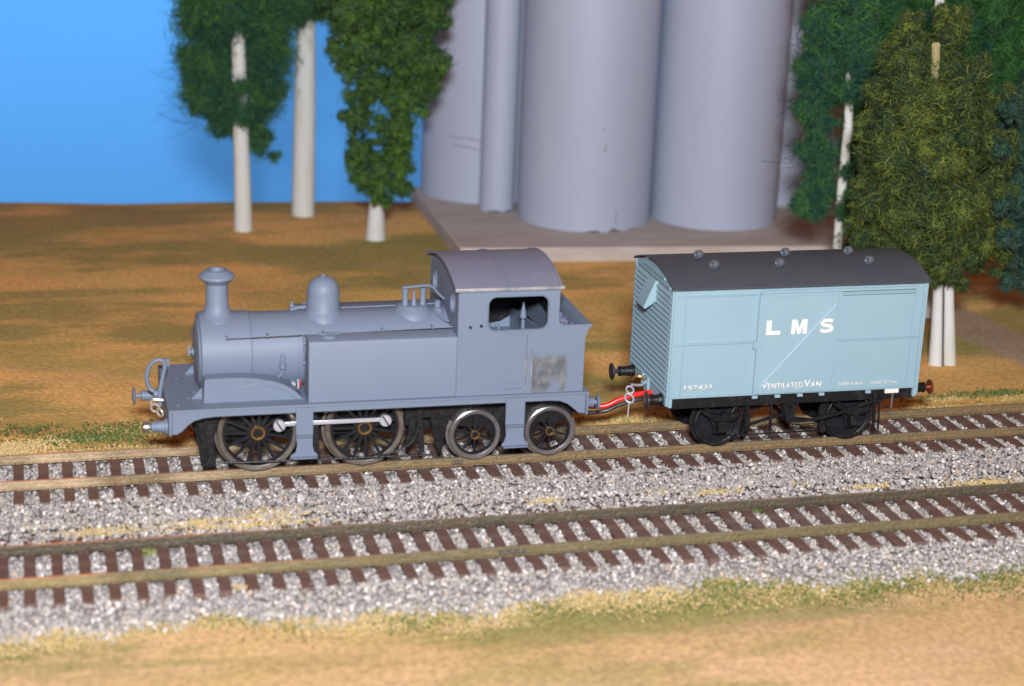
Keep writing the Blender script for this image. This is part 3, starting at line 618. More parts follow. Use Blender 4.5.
# clack valve on the boiler side, small lubricator by the dome, far clack
cv = MB(); cv.lathe((56.5, -.95, 24.8), (0, 0, 1), [(0, .45), (.3, .75), (1.6, .8), (1.7, .5), (2.2, .5), (2.3, .62), (3.3, .55), (3.7, .2)], 14)
cv.tube(smooth_pts([(56.5, -.95, 24.9), (56.4, -.9, 23.9), (55.6, -.7, 22.8), (54.4, .3, 21.4)]), .32, 8); cv.build('clack_valve', 'primer', eng)
lu = MB(); lu.box(59.6, 61.2, 9.5, 11, 35.0, 36.8); lu.lathe((60.0, 9.2, 36.9), (0, 0, 1), [(0, .6), (.7, .6), (.8, .25), (1.4, .25)], 10); lu.cyl((61.2, 10, 36.4), (63.6, 10, 36.5), .45, n=10)
lu.build('lubricator', 'primer', eng, .06)
# handrail along the boiler
hr = MB(); hr.cyl((43.2, -1.5, 33.1), (96.6, -1.5, 33.9), .2, n=8); hr.mirror_y(); hrail = hr.build('handrail', 'primer', eng)
kb = MB()
for x in (43.6, 53, 66, 80, 92): kb.lathe((x, -1.1, 33.1+(x-43)*.015), (0, -1, 0), [(-1.4, .2), (0, .22), (.05, .36), (.4, .4), (.7, .25)], 10)
kb.mirror_y(); kb.build('handrail_knob', 'primer', hrail)
# side tanks
for i, s in enumerate((1, -1)):
    b = MB()
    def yy(y): return y if s == 1 else 2*YC-y
    prof = [(YN, 18.52), (YN, 32.7), (YN+.2, 33.15), (YN+.7, 33.4), (-2.2, 33.6), (-2.2, 30.5), (-1.4, 28), (-1.4, 18.52)]
    b.plate([(yy(y), z) for y, z in prof], 61.6, 96.58, plane='YZ')
    tk = b.build('side_tank', 'primer', eng, .1)
    b = MB(); b.lathe((66.8, yy(-4.5), 33.45), (0, 0, 1), [(0, 1.9), (.5, 1.9), (.65, 1.7), (.8, .4)], 24); b.box(64.2, 69.2, min(yy(-4.6), yy(-4.0)), max(yy(-4.6), yy(-4.0)), 34.0, 34.4)
    b.build('tank_filler', 'primer', tk)
    b = MB(); b.cyl((62.2, yy(-1.9), 31.2), (61.1, yy(-1.9), 31.2), .35, n=8); b.cyl((62.2, yy(-1.9), 26.5), (61.1, yy(-1.9), 26.5), .35, n=8); b.cyl((61.2, yy(-1.9), 26.1), (61.2, yy(-1.9), 33.4), .18, n=8)
    b.build('grab_rail', 'primer', tk)
# cab sides with bunker side in one sheet
zr = 44.5
for s in (1, -1):
    y0, y1 = (YN-.02, YN+.6) if s == 1 else (2*YC-YN-.6, 2*YC-YN+.02)
    yo = y0 if s == 1 else y1; sg = -1 if s == 1 else 1
    outer = [(96.6, 18.52), (127.8, 18.52), (127.8, 30.5), (128.0, 32.4), (128.5, 33.9), (129.4, 34.8), (129.4, 35.2), (122.2, 35.2), (121.4, 35.6), (121.1, 36.5), (121.1, zr), (96.6, zr)]
    win = rrect(103.9, 118.3, 34.5, 42.6, 1.9); door = [(108.1, 19.8), (113.6, 19.8), (113.6, 33.6), (108.1, 33.6)]
    b = MB().plate(outer, y0, y1, [win, door]); cs = b.build('cab_side', 'primer_patch' if s == 1 else 'primer', eng)
    b = MB(); b.tube([(x, yo+sg*.02, z) for x, z in rrect(103.7, 118.5, 34.3, 42.8, 2.0)], .22, 6, closed=True); b.build('window_beading', 'primer', cs)
    b = MB(); b.box(108.15, 113.55, min(yo-sg*.45, yo-sg*.2), max(yo-sg*.45, yo-sg*.2), 19.85, 33.55)
    dd = b.build('door', 'primer', cs); 
    b = MB(); b.box(108.15, 113.0, min(yo-sg*.2, yo-sg*.05), max(yo-sg*.2, yo-sg*.05), 21.4, 21.75); b.box(108.6, 113.1, min(yo-sg*.2, yo-sg*.05), max(yo-sg*.2, yo-sg*.05), 33.0, 33.3); b.build('door_rail', 'primer', dd)
    for x in (113.2, 114.7):
        b = MB(); b.cyl((x, yo+sg*.45, 19.6), (x, yo+sg*.45, 29.6), .2, n=8)
        for z in (19.8, 29.4): b.cyl((x, yo, z), (x, yo+sg*.5, z), .18, n=6)
        b.build('door_handrail', 'bare', cs)
    b = MB()
    for x in (99.6, 102.2): b.lathe((x, yo+sg*.04, 35.4+(x-99)*.1), (0, sg, 0), [(-.1, .4), (.05, .38)], 12)
    b.build('lamp_iron_hole', 'black', cs)
# cab front / rear sheets under the arched roof
def arch(z_low, ya, yb, zs, ap, n=24):
    w = (yb-ya)/2; c = (ya+yb)/2; sag = ap-zs; r = (w*w+sag*sag)/(2*sag); zc = ap-r
    return [(c+w*math.cos(t)*0+(ya+(yb-ya)*i/n-c), zc+math.sqrt(max(r*r-(ya+(yb-ya)*i/n-c)**2, 0))) for i in range(n+1) for t in (0,)] + [(yb, z_low), (ya, z_low)]
def oval(c, z, a, b_, n=24): return [(c+a*math.cos(2*math.pi*i/n), z+b_*math.sin(2*math.pi*i/n)) for i in range(n)]
for x0, lab, zl in ((96.62, 'cab_front', 18.6), (120.4, 'cab_rear', 30)):
    b = MB().plate(arch(zl, YN+.62, 2*YC-YN-.62, zr-.3, 47.6), x0, x0+.6, [oval(-1.7, 39.8, 1.9, 2.3), oval(18.2, 39.8, 1.9, 2.3)], 'YZ')
    pl = b.build(lab, 'primer', eng)
    for c in (-1.7, 18.2):
        xo = x0-.05 if lab == 'cab_front' else x0+.65
        MB().tube([(xo, y, z) for y, z in oval(c, 39.8, 2.0, 2.4)], .2, 6, True).build('window_rim', 'primer', pl)
def roof_sheet(x0, x1, ya, yb, zs, ap, th, n=36):
    o = arch(0, ya, yb, zs+th, ap+th, n)[:-2]; i_ = arch(0, ya+.15, yb-.15, zs, ap, n)[:-2]
    return MB().rings([[(x, *p) for p in o]+[(x, *p) for p in i_[::-1]] for x in (x0, x1)])
rf = roof_sheet(95.6, 121.6, YN-.75, 2*YC-YN+.75, 44.4, 47.9, .5)
roof = rf.build('cab_roof', 'primer_top', eng, .08, smooth=20)
for x in (95.9, 108.6, 121.2):
    roof_sheet(x-.3, x+.3, YN-.85, 2*YC-YN+.85, 44.9, 48.3, .3).build('roof_rib', 'primer_top', roof, .05, smooth=20)
gt = MB(); gt.box(95.6, 121.9, YN-1.0, YN-.7, 44.35, 45.15); gt.mirror_y(); gt.build('gutter', 'bare', roof, .1)
# cab inside
b = MB(); b.plate(arch(18.6, 1.2, 15.3, 34, 37.6, 12), 97.3, 101.2, plane='YZ'); bh = b.build('backhead', 'primer', eng)
b = MB()
for y, z in ((4, 34), (8, 35), (12, 33)): b.lathe((101.2, y, z), (1, 0, 0), [(0, .9), (.8, .9), (.9, .4), (2.6, .35)], 12)
b.cyl((103.2, 4, 30), (103.2, 4, 37.2), .3, n=8); b.cyl((102.5, -2, 34.6), (102.5, 3, 34.6), .35, n=8); b.build('fittings', 'primer', bh)
MB().box(97.3, 120.4, YN+.62, 2*YC-YN-.62, 25, 25.6).build('cab_floor', 'primer', eng)
b = MB(); b.plate([(YN+.62, 25.7), (2*YC-YN-1.1, 25.7), (2*YC-YN-1.1, 31.0), (15, 31.5), (YN+.62, 34.0)], 117.2, 117.8, plane='YZ')
b.build('bunker_front', 'primer', eng)
MB().lathe((115.6, 4.5, 25.6), (0, 0, 1), [(0, .5), (7.6, .5), (8.2, .9), (9.0, .8), (11.4, .25), (12.2, .25)], 12).build('brake_column', 'primer', eng)
MB().lathe((107.2, -4.5, 25.6), (0, 0, 1), [(0, .4), (9.4, .3)], 10).build('lever', 'primer', eng); MB().lathe((104.6, -4.0, 25.6), (0, 0, 1), [(0, .7), (9.8, .7)], 10).build('cab_pipe', 'primer', eng)
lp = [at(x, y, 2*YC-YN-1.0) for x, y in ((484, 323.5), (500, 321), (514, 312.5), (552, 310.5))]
b = MB(); b.plate([(97.3, lp[0][2]), (lp[0][0], lp[0][2]), (lp[1][0], lp[1][2]), (lp[2][0], lp[2][2]), (min(119.4, lp[3][0]), lp[3][2]), (119.5, lp[3][2]), (119.5, 44.1), (97.3, 44.1)] if lp[0][0] > 97.4 else [(97.3, lp[1][2])]+[(p[0], p[2]) for p in lp[1:3]]+[(119.5, lp[3][2]), (119.5, 44.1), (97.3, 44.1)], 2*YC-YN-1.0, 2*YC-YN-.63); b.plate([(YN+.7, 36.6), (2*YC-YN-1.05, 38.6), (2*YC-YN-1.05, 44.2), (YN+.7, 44.2)], 119.6, 120.3, plane='YZ'); b.plate([(YN+.7, 44.25), (8, 44.25), (2*YC-YN-1.1, 44.25), (2*YC-YN-1.1, 44.35), (YN+.7, 44.35)], 97.3, 119.5, plane='YZ'); b.build('cab_shade_sheets', 'black', eng)  # black sheets standing in for the shade in the upper cab
# bunker back, top and coal plate
b = MB(); b.plate([(127.2, 18.52), (127.8, 18.52), (127.8, 30.5), (128.0, 32.4), (128.5, 33.9), (129.4, 34.8), (129.4, 35.2), (128.8, 35.2), (127.9, 34.4), (127.4, 33), (127.2, 31)], YN+.62, 2*YC-YN-.62); b.build('bunker_back', 'primer', eng)
g_ = MB(); rr_ = random.Random(4)
g_.box(121.02, 127.15, YN+.62, 2*YC-YN-.62, 30, 31.8)
bunk = g_.build('bunker_floor', 'primer_top', eng)
g_ = MB()
for i in range(150):
    p = Vector((rr_.uniform(121.6, 126.8), rr_.uniform(YN+1.5, 2*YC-YN-1.5), 32+rr_.uniform(0, .9))); s_ = rr_.uniform(.4, .95)
    v = [p+Vector((rr_.uniform(-1, 1), rr_.uniform(-1, 1), rr_.uniform(-1, 1)))*s_ for _ in range(4)]
    for f in ((0, 1, 2), (0, 2, 3), (0, 3, 1), (1, 3, 2)): g_.poly([v[k] for k in f])
g_.build('coal', 'primer_top', eng, smooth=0)
# splashers
for s in (1, -1):
    def q(a, c): return (a, c) if s == 1 else (2*YC-c, 2*YC-a)
    body = [(37.8, 18.52), (38.0, 24.0), (38.6, 24.35), (46, 24.4), (50, 24.0)] + arc(50.5, 10.6, 13.0, 84, 38, 10) + [(61.3, 18.52)]
    sp = MB().plate(body, *q(-4.6, 1.0)).build('splasher', 'primer', eng, .15)
    bead = [(p[0], (-4.62 if s == 1 else 2*YC+4.62), p[1]) for p in arc(50.5, 10.6, 11.9, 138, 42, 20)]
    MB().tube(bead, .16, 6).build('splasher_beading', 'primer', sp)
    MB().plate([(35.2, 18.52), (37.75, 18.52), (37.75, 21.2)], *q(-1.2, -.6)).build('bracket', 'primer', eng)
# motor glimpsed under the boiler
b = MB(); b.box(56, 61.5, 4, 12.5, 18.6, 22.5); mot = b.build('motor', 'black', eng, .2)
b = MB(); b.lathe((59.3, 1.2, 20.2), (0, 1, 0), [(0, .6), (3, .6)], 10); b.cyl((60.5, 1.5, 19), (60.5, 1.5, 22), .3, n=8); b.build('motor_terminal', 'silver', mot)
b = MB(); b.cyl((60.95, 0.9, 19.6), (60.95, 0.9, 21.4), .14, n=8); b.build('motor_wire', 'red_wire', mot)
# frames and running gear
fr_ = [(33.5, 17.9), (33.5, 14), (35.5, 11), (36.8, 8), (37.4, 2.4), (39.6, 1.4), (40.6, 5), (41.5, 10), (60.5, 11), (63, 8), (92, 8), (94, 7), (96, 11.5), (127.4, 12), (127.4, 17.9)]
frames = MB().box(40, 94, 3.25, 13.25, 6.5, 17.4).build('gear_block', 'black', eng); MB().plate(fr_, 2.4, 3.2).mirror_y().build('main_frame', 'black', eng)
b = MB().plate([(31.6, 17.9), (31.8, 15), (34.6, 14.4), (36.4, 12), (37.2, 8), (37.3, 2.2), (38.3, 1.2), (40.6, 1.6), (40.8, 4), (40.4, 9), (41.4, 13), (43.5, 16), (43.5, 17.9)], -1.9, -1.0); b.mirror_y(); b.build('guard_iron', 'black', eng, .15)
b = MB().plate([(86.5, 17.9), (87, 13), (89.5, 11.2), (92, 11), (93, 6), (94.2, 1.9), (95.0, 1.9), (95.6, 6), (96.4, 11.4), (99, 13), (99, 17.9)], -1.2, -.5); b.mirror_y(); b.build('bogie_guard_iron', 'black', eng, .12)
b = MB().plate([(97, 15.5), (128, 15.5), (128, 9), (124.5, 8), (119, 8), (117, 3.6), (108, 3.6), (106, 8), (100, 8), (97, 10)], -.4, .3); b.mirror_y(); b.build('bogie_frame', 'black', eng, .12)
b = MB(); b.plate([(85.6, 9), (90, 10.5), (90.8, 15), (88, 17), (85.6, 17)], -1.5, 3.2); b.mirror_y(); b.build('ash_pan', 'black', eng, .3)
b = MB(); b.tube(smooth_pts([(88.4, -2.4, 12.6), (88.6, -2.6, 9), (87.2, -2.8, 5.6), (83.4, -2.9, 3.6), (78, -2.9, 2.6)]), .2, 6); b.tube([(41.2, -3.0, 3.2), (47, -3.1, 2.9), (62, -3.1, 2.7), (78, -2.9, 2.4), (93, -2.9, 2.2)], .3, 8)
for x in (38.9, 63.7, 89): b.beam((x, -1.8, 15), (x+.8, -2.4, 2.7), .6, 1.4)
for x in (64.2, 90): b.plate(arc(x-13.4 if x < 70 else x-13.9, 9.5, 10.6, -28, 12, 6)+arc(x-13.4 if x < 70 else x-13.9, 9.5, 12.2, 12, -28, 6), -1.9, -.6)
b.build('brake_rigging', 'black', eng)
def wheel(x, r, y, spokes, parent, tyre_mat, far=False, name='wheel', hub='brass', solid=False):
    """wheel with its outer face at y facing the camera side (-y)"""
    s = 1 if not far else -1; ax = (0, s, 0); z = r
    tw = max(1.15, r*.135)
    b = MB(); b.lathe((x, y, z), ax, [(.45, r-tw), (.45, r-tw-r*.06), (1.1, r-tw-r*.06), (1.1, r-tw)], 56, cap=False, closed=True)
    n = spokes
    for i in range(n):
        a = 2*math.pi*(i+.5)/n; c, sn = math.cos(a), math.sin(a)
        ra, rb = r*.16, r-tw-r*.03
        w0, w1 = r*.045, r*.03
        P = lambda q, off, yy: Vector((x+c*q-sn*off, y+s*yy, z+sn*q+c*off))
        b.rings([[P(ra, -w0, .3), P(ra, w0, .3), P(ra, w0, 1.0), P(ra, -w0, 1.0)], [P(rb, -w1, .55), P(rb, w1, .55), P(rb, w1, 1.0), P(rb, -w1, 1.0)]])
    b.lathe((x, y, z), ax, [(.1, .1), (.1, r*.17), (.35, r*.2), (1.2, r*.2)], 28)
    if solid: b.lathe((x, y, z), ax, [(.9, .1), (.9, r-tw*1.1), (1.1, r-tw*1.1), (1.1, .1)], 40, cap=False)
    w = b.build(name, 'spoke', parent, smooth=35)
    MB().lathe((x, y, z), ax, [(.25, r-tw*.96), (.1, r-tw*.8), (0, r-.22), (.12, r), (1.75, r+.08), (1.8, r+.62), (2.25, r+.72), (2.4, r+.4), (2.4, r-tw*.95)], 72, cap=False, closed=True).build('tyre', tyre_mat, w, smooth=28)
    if hub: MB().lathe((x, y, z), ax, [(-.1, r*.125), (-.22, r*.13), (-.25, r*.17), (-.1, r*.185), (.1, r*.185), (.1, r*.125)], 28, cap=False, closed=True).build('hub_ring', hub, w)
    return w
DRV, BOG = (50.6, 76.0), (103.1, 121.9)
for x in DRV:
    w = wheel(x, 9.5, -1.75, 15, eng, 'dull_steel', name='driving_wheel')
    wheel(x, 9.5, 18.25, 15, eng, 'dull_steel', True, 'driving_wheel')
    MB().cyl((x, -.6, 9.5), (x, 17, 9.5), 1.2, n=16).build('axle', 'black', eng)
for x in BOG:
    wheel(x, 6.3, -1.75, 10, eng, 'steel', name='bogie_wheel'); wheel(x, 6.3, 18.25, 10, eng, 'steel', True, 'bogie_wheel')
    MB().cyl((x, -.6, 6.3), (x, 17, 6.3), 1.0, n=16).build('axle', 'black', eng)
for s in (1, -1):
    ya = -3.3 if s == 1 else 2*YC+3.3
    b = MB(); z0 = 12.05; xa, xb = DRV[0]+4.7, DRV[1]+4.5
    b.box(xa, xb, ya-.28, ya+.28, z0-.5, z0+.5)
    for x in (xa, xb): b.lathe((x, ya+s*.5, z0), (0, -s, 0), [(0, 1.2), (1.0, 1.2)], 20)
    rod = b.build('coupling_rod', 'silver', eng, .1)
    for x in (xa, xb):
        b = MB(); b.lathe((x, ya-s*.5, z0), (0, -s, 0), [(-.4, .8), (.1, 1.45), (.75, 1.45), (.95, 1.3), (1.0, .3)], 28)
        cp = b.build('crank_pin', 'silver', rod, smooth=30)
        yq = ya-s*1.55
        MB().plate([(x-.9, z0+1.15), (x-.6, z0+1.3), (x+.9, z0-1.15), (x+.6, z0-1.3)], min(yq, yq+s*.1), max(yq, yq+s*.1)).build('screw_slot', 'black', cp)
# steps
for (xa, xb, ta, tb) in ((58.5, 62.5, 57.3, 63.6), (108.6, 113.3, 107.9, 114.4)):
    c = (xa+xb)/2
    b = MB().plate([(xa, 17.93), (xb, 17.93), (xb, 11.8), (xb-.1, 8.6), (xb+.3, 7), (tb, 6.3), (tb, 5.7), (ta, 5.7), (ta, 6.3), (xa-.3+.2, 7), (xa+.3, 8.6), (xa, 11.8)], -9.2, -8.8)
    b.box(xa+.2, xb-.2, -10.4, -9.2, 11.1, 11.4); b.box(ta+.2, tb-.2, -10.4, -9.2, 5.7, 6.0); b.mirror_y(); b.build('footsteps', 'primer', eng, .06)
# buffers
def buffer(x, y, z, sx, parent, shank, head, L_, hr_, face=None):
    b = MB().lathe((x, y, z), (sx, 0, 0), [(0, 1.9), (.5, 1.9), (.6, 1.5), (L_*.55, 1.15), (L_*.57, 1.35), (L_*.68, 1.3), (L_*.7, .6)], 24)
    o = b.build('buffer', shank, parent, smooth=30)
    MB().lathe((x+sx*L_*.6, y, z), (sx, 0, 0), [(0, .55), (L_*.4-.55, .6), (L_*.4-.5, hr_*.8), (L_*.4-.2, hr_), (L_*.4, hr_*.96), (L_*.4+.2, hr_*.4)], 28).build('buffer_head', head, o, smooth=30)
    return o
buffer(29.5, -3.2, 12.9, -1, eng, 'primer', 'primer', 5.2, 1.2)
bfr = MB().lathe((25.2, -3.2, 12.9), (-1, 0, 0), [(0, .9), (0, 1.3), (1.0, 1.3), (1.25, 1.1), (1.3, .1)], 20).build('buffer_tip', 'steel', eng)
buffer(29.5, 19.0, 12.9, -1, eng, 'primer', 'primer', 6.4, 2.3)
for y in (-2.6, 19.0): buffer(129.2, y, 13.6, 1, eng, 'primer', 'primer', 4.4, 1.9)
# vacuum pipe, coupling
b = MB(); b.tube(smooth_pts([(28.9, 10.2, 13.2), (28.9, 10.4, 16.5), (29.6, 10.8, 20), (30.2, 11, 23), (29.4, 11, 24.3), (27.8, 11.2, 24.0), (26.4, 11.6, 22.2), (26.0, 11.8, 19.5), (26.6, 11.8, 17.2), (28.2, 11.3, 16.2)], 8), .52, 10); b.lathe((28.3, 11.2, 15.9), (1, 0, 0), [(-.9, .5), (-.8, .9), (.8, .9), (.9, .5)], 14)
b.build('vacuum_pipe', 'primer', eng)
b = MB(); b.ring((27.6, 8.9, 13.2), (.3, 1, .2), 1.0, .28, 20, 8); b.ring((28.6, 7.2, 12.6), (.8, .6, .2), 1.0, .28, 20, 8); b.tube([(29.6, 9, 15), (27.4, 9.4, 15.2), (26.6, 9.6, 14.4), (27.4, 9.4, 13.7)], .4, 8)
b.build('coupling', mat('tarnished', (0.50, 0.46, 0.38), .35, .3), eng)
b = MB(); b.box(30.6, 32.2, 23.8, 24.4, 18.5, 20.3); b.box(30.6, 31.2, 20, 24.4, 18.5, 19.2); b.build('lamp_iron', 'primer', eng)
b = MB()
for i in range(11):
    for (x, y) in ((31.2+i*.6, -7.8+i*.0),): pass
for x, y in ((36.2, 3.6), (34.6, -.4), (32, -5), (33, 14), (36, 16)): b.lathe((x, y, 18.5), (0, 0, 1), [(0, .35), (.15, .3), (.25, .1)], 8)
b.build('rivets', 'primer', eng)
MB().box(129.2, 129.9, 6.4, 10.1, 20, 25).build('lamp_bracket', 'primer', eng, .1)

# ------------------------------------------------------------------ the van
VX0, VX1, VY0, VY1, VZ0, VZ1 = 149.83, 216.69, -6.55, 23.05, 14.85, 42.6
van = thing('goods_van', ((VX0+VX1)/2, YC, 0), 'pale blue goods van lettered LMS VENTILATED VAN with dark grey arched roof', 'railway van')
b = MB().box(VX0+.35, VX1-.35, VY0+.25, VY1-.25, VZ0, VZ1-.1)
body = b.build('body', 'van', van)
for s in (1,):
    b = MB(); y0 = VY0
    def bx(x0, x1, z0, z1, p=.3): b.box(x0, x1, y0-p+.25, y0+.25, z0, z1)
    bx(VX0+.35, VX1-.35, VZ0, 15.25, .42)
    for x0, x1 in ((VX0+.36, VX0+1.0), (VX1-1.0, VX1-.36)): bx(x0, x1, 15.27, VZ1-.15, .4)
    for x in (153.2, 213.4): bx(x-.1, x+.1, 15.27, VZ1-.15, .27)
    bx(VX0+1.02, 171.7, 28.45, 28.85, .45); bx(193.8, VX1-1.02, 28.1, 28.5, .45)
    bx(VX0+1.02, 171.7, 40.6, 40.9, .32)
    b.mirror_y(); b.build('side_framing', 'van', van, .05)
b = MB(); b.box(172.0, 193.4, VY0-.5, VY0-.05, 15.27, 41.0); door = b.build('door', 'van', van, .06)
b = MB(); Yd = VY0-.5
b.box(172.0, 172.7, Yd-.22, Yd, 15.3, 41); b.box(192.7, 193.4, Yd-.22, Yd, 15.3, 41); b.box(172.72, 192.68, Yd-.2, Yd, 40.3, 41)
b.box(172.72, 192.68, Yd-.2, Yd, 15.3, 15.9)
for x in (179.5, 186.2): b.box(x-.08, x+.08, Yd-.06, Yd, 15.95, 40.25)
b.plate([(172.72, 40.28), (176.4, 40.28), (172.72, 36.6)], Yd-.16, Yd); b.plate([(192.68, 40.28), (189, 40.28), (192.68, 36.6)], Yd-.16, Yd)
b.box(171.3, 172.0, Yd-.1, Yd+.2, 26.9, 28.9); b.box(170.9, 173.4, Yd-.3, Yd, 27.3, 27.9)
b.build('door_frame', 'van', door, .05)
b = MB(); b.beam((173.4, Yd-.25, 17.0), (192.0, Yd-.25, 37.8), .36, .52); b.build('door_strap', mat('van_strap', (0.37, 0.52, 0.60), .45), door, .05)
MB().beam((173.6, Yd-.06, 38), (191.8, Yd-.06, 17.4), .12, .5).build('door_brace', 'van', door)
b = MB(); b.box(172.2, 213.4, VY0-.85, VY0-.5, 41.1, 41.75); b.box(193.9, 213.4, VY0-.75, VY0-.4, 40.1, 40.5); b.build('door_runner', 'van', van, .06)
b = MB()
for x in (172.6, 178.6, 184.6, 190.4, 203): MB().box(x-.7, x+.7, VY0-.75, VY0-.2, 14.1, 14.83).build('door_stop', 'van', van, .06)
b = MB(); 
for x in (VX0+.4, VX1-1.3): b.box(x, x+.9, VY0-.3, VY0+.5, 12.6, 14.83)
b.mirror_y(); b.build('corner_foot', 'van', van, .06)
# louvred ends
nl = 19; pz = (VZ1-1-15.4)/nl
for xe, s in ((VX0+.35, -1), (VX1-.35, 1)):
    b = MB()
    for i in range(nl):
        z = 15.4+i*pz
        b.plate([(xe, z), (xe+s*.75, z+.05), (xe+s*.75, z+.3), (xe, z+pz*.98)][::1], VY0+.9, VY1-.9)
    lv = b.build('end_louvres', 'van', van)
    b = MB(); b.box(min(xe, xe+s*.55), max(xe, xe+s*.55), VY0+.02, VY0+.88, 14.9, VZ1); b.box(min(xe, xe+s*.55), max(xe, xe+s*.55), VY1-.88, VY1-.02, 14.9, VZ1); b.box(min(xe, xe+s*.6), max(xe, xe+s*.6), VY0+.02, VY1-.02, 12.9, 14.88)
    b.build('end_frame', 'van', van, .06)
    b = MB().plate(arch(VZ1-1, VY0+.1, VY1-.1, VZ1-.1, 45.2, 24), min(xe, xe+s*.3), max(xe, xe+s*.3), plane='YZ')
    for i in range(2):
        z = VZ1-.6+i*1.2; hw = [12.6, 8.2][i]; b.box(min(xe, xe+s*.7), max(xe, xe+s*.7), YC-hw, YC+hw, z, z+.6)
    b.build('end_top', 'van', van)
    b = MB(); ya, yb = 5.4, 11.1
    sec = [(xe, 41.6), (xe+s*.9, 41.5), (xe+s*3.6, 35.2), (xe+s*3.6, 34.5), (xe+s*3.1, 34.5), (xe, 36.6)]
    b.plate(sec, ya, yb); b.build('ventilator_hood', 'van', van, .1)
roof_ = roof_sheet(VX0-.5, VX1+.5, VY0-.85, VY1+.85, 42.45, 45.7, .4, 40).build('roof', 'van_roof', van, .08, smooth=25)
for x, y in ((161.2, 8.6), (184.2, 8.6), (201.4, 8.6), (162.7, 1.2), (179.8, 1.2), (203.8, 1.2)):
    zc = 45.9 if y > 5 else 45.3
    b = MB().cyl((x, y, zc-.6), (x, y, zc+.9), .45, n=12)
    b.lathe((x-.8, y-.3, zc+1.2), (1, .35, 0), [(.5, .2), (0, .62), (0, .95), (.3, 1.12), (1.3, 1.12), (1.6, .95), (1.6, .62), (1.1, .2)], 22)
    b.lathe((x-1.0, y-.4, zc+1.2), (1, .35, 0), [(0, .2), (.1, .3), (2.0, .3), (2.1, .2)], 12)
    b.build('roof_vent', 'vent', roof_, smooth=30)
# lettering
def text(body_, x0, z0, w, h, name, parent, y=None, mt='white', bold=0):
    cu = bpy.data.curves.new('t', 'FONT'); cu.body = body_; cu.size = 1; cu.offset = bold; cu.resolution_u = 3; cu.extrude = 0
    to = bpy.data.objects.new('t', cu); COL.objects.link(to); bpy.context.view_layer.update()
    me = bpy.data.meshes.new_from_object(to.evaluated_get(bpy.context.evaluated_depsgraph_get())); bpy.data.objects.remove(to); bpy.data.curves.remove(cu)
    co = np.array([v.co[:] for v in me.vertices]); lo, hi_ = co.min(0), co.max(0)
    yy_ = Yd-.03 if y is None else y
    for v in me.vertices:
        v.co = (x0+(v.co.x-lo[0])/(hi_[0]-lo[0])*w, yy_, z0+(v.co.y-lo[1])/(hi_[1]-lo[1])*h)
    me.name = name
    b2 = bmesh.new(); b2.from_mesh(me); ex = bmesh.ops.extrude_face_region(b2, geom=b2.faces[:]); bmesh.ops.translate(b2, vec=(0, -.04, 0), verts=[e for e in ex['geom'] if isinstance(e, bmesh.types.BMVert)]); bmesh.ops.recalc_face_normals(b2, faces=b2.faces[:]); b2.to_mesh(me); b2.free()
    return finish(name, me, mt, parent, smooth=0)
LZ = 30.5
def letter(poly): MB().plate(poly, Yd-.07, Yd-.02).build('lettering', 'white', door, smooth=0)
letter([(x+174.2, z+LZ) for x, z in ((0, 0), (3.7, 0), (3.7, 1.0), (1.3, 1.0), (1.3, 3.7), (0, 3.7))])
letter([(x+180.8, z+LZ) for x, z in ((0, 0), (1.0, 0), (1.0, 2.2), (1.6, 0), (2.5, 0), (3.1, 2.2), (3.1, 0), (4.1, 0), (4.1, 3.7), (2.75, 3.7), (2.05, 1.5), (1.35, 3.7), (0, 3.7))])
sp_ = smooth_pts([(3.25, 0, 2.85), (2.8, 0, 3.15), (1.8, 0, 3.25), (.75, 0, 3.05), (.5, 0, 2.55), (.9, 0, 2.1), (1.8, 0, 1.9), (2.8, 0, 1.65), (3.2, 0, 1.15), (2.85, 0, .65), (1.8, 0, .42), (.8, 0, .5), (.3, 0, .9)], 5)
lo_, hi_l = [], []
for i, p in enumerate(sp_):
    d = (sp_[min(i+1, len(sp_)-1)]-sp_[max(i-1, 0)]).normalized(); n_ = Vector((-d.z, 0, d.x))*.43
    lo_.append((p.x+n_.x+188.3, p.z+n_.z+LZ)); hi_l.append((p.x-n_.x+188.3, p.z-n_.z+LZ))
b = MB(); b.rings([[(lo_[i][0], y, lo_[i][1]) for y in (Yd-.07, Yd-.02)]+[(hi_l[i][0], y, hi_l[i][1]) for y in (Yd-.02, Yd-.07)] for i in range(len(lo_))]); b.build('lettering', 'white', door, smooth=0)
text('V', 174.2, 16.35, 1.6, 2.0, 'lettering', door, bold=.012); text('ENTILATED', 175.9, 16.4, 9.4, 1.5, 'lettering', door, bold=.012)
text('V', 185.5, 16.35, 1.7, 2.0, 'lettering', door, bold=.02); text('AN', 187.2, 16.4, 2.9, 1.5, 'lettering', door, bold=.02)
text('197431', 154.1, 16.9, 7.0, 1.3, 'lettering', body, y=VY0-.22, bold=.012)
text('TARE 8-8-0', 194.6, 16.4, 6.6, .75, 'lettering', body, y=VY0-.22); text('LOAD 12 Tons', 203.6, 16.4, 7.2, .8, 'lettering', body, y=VY0-.22)
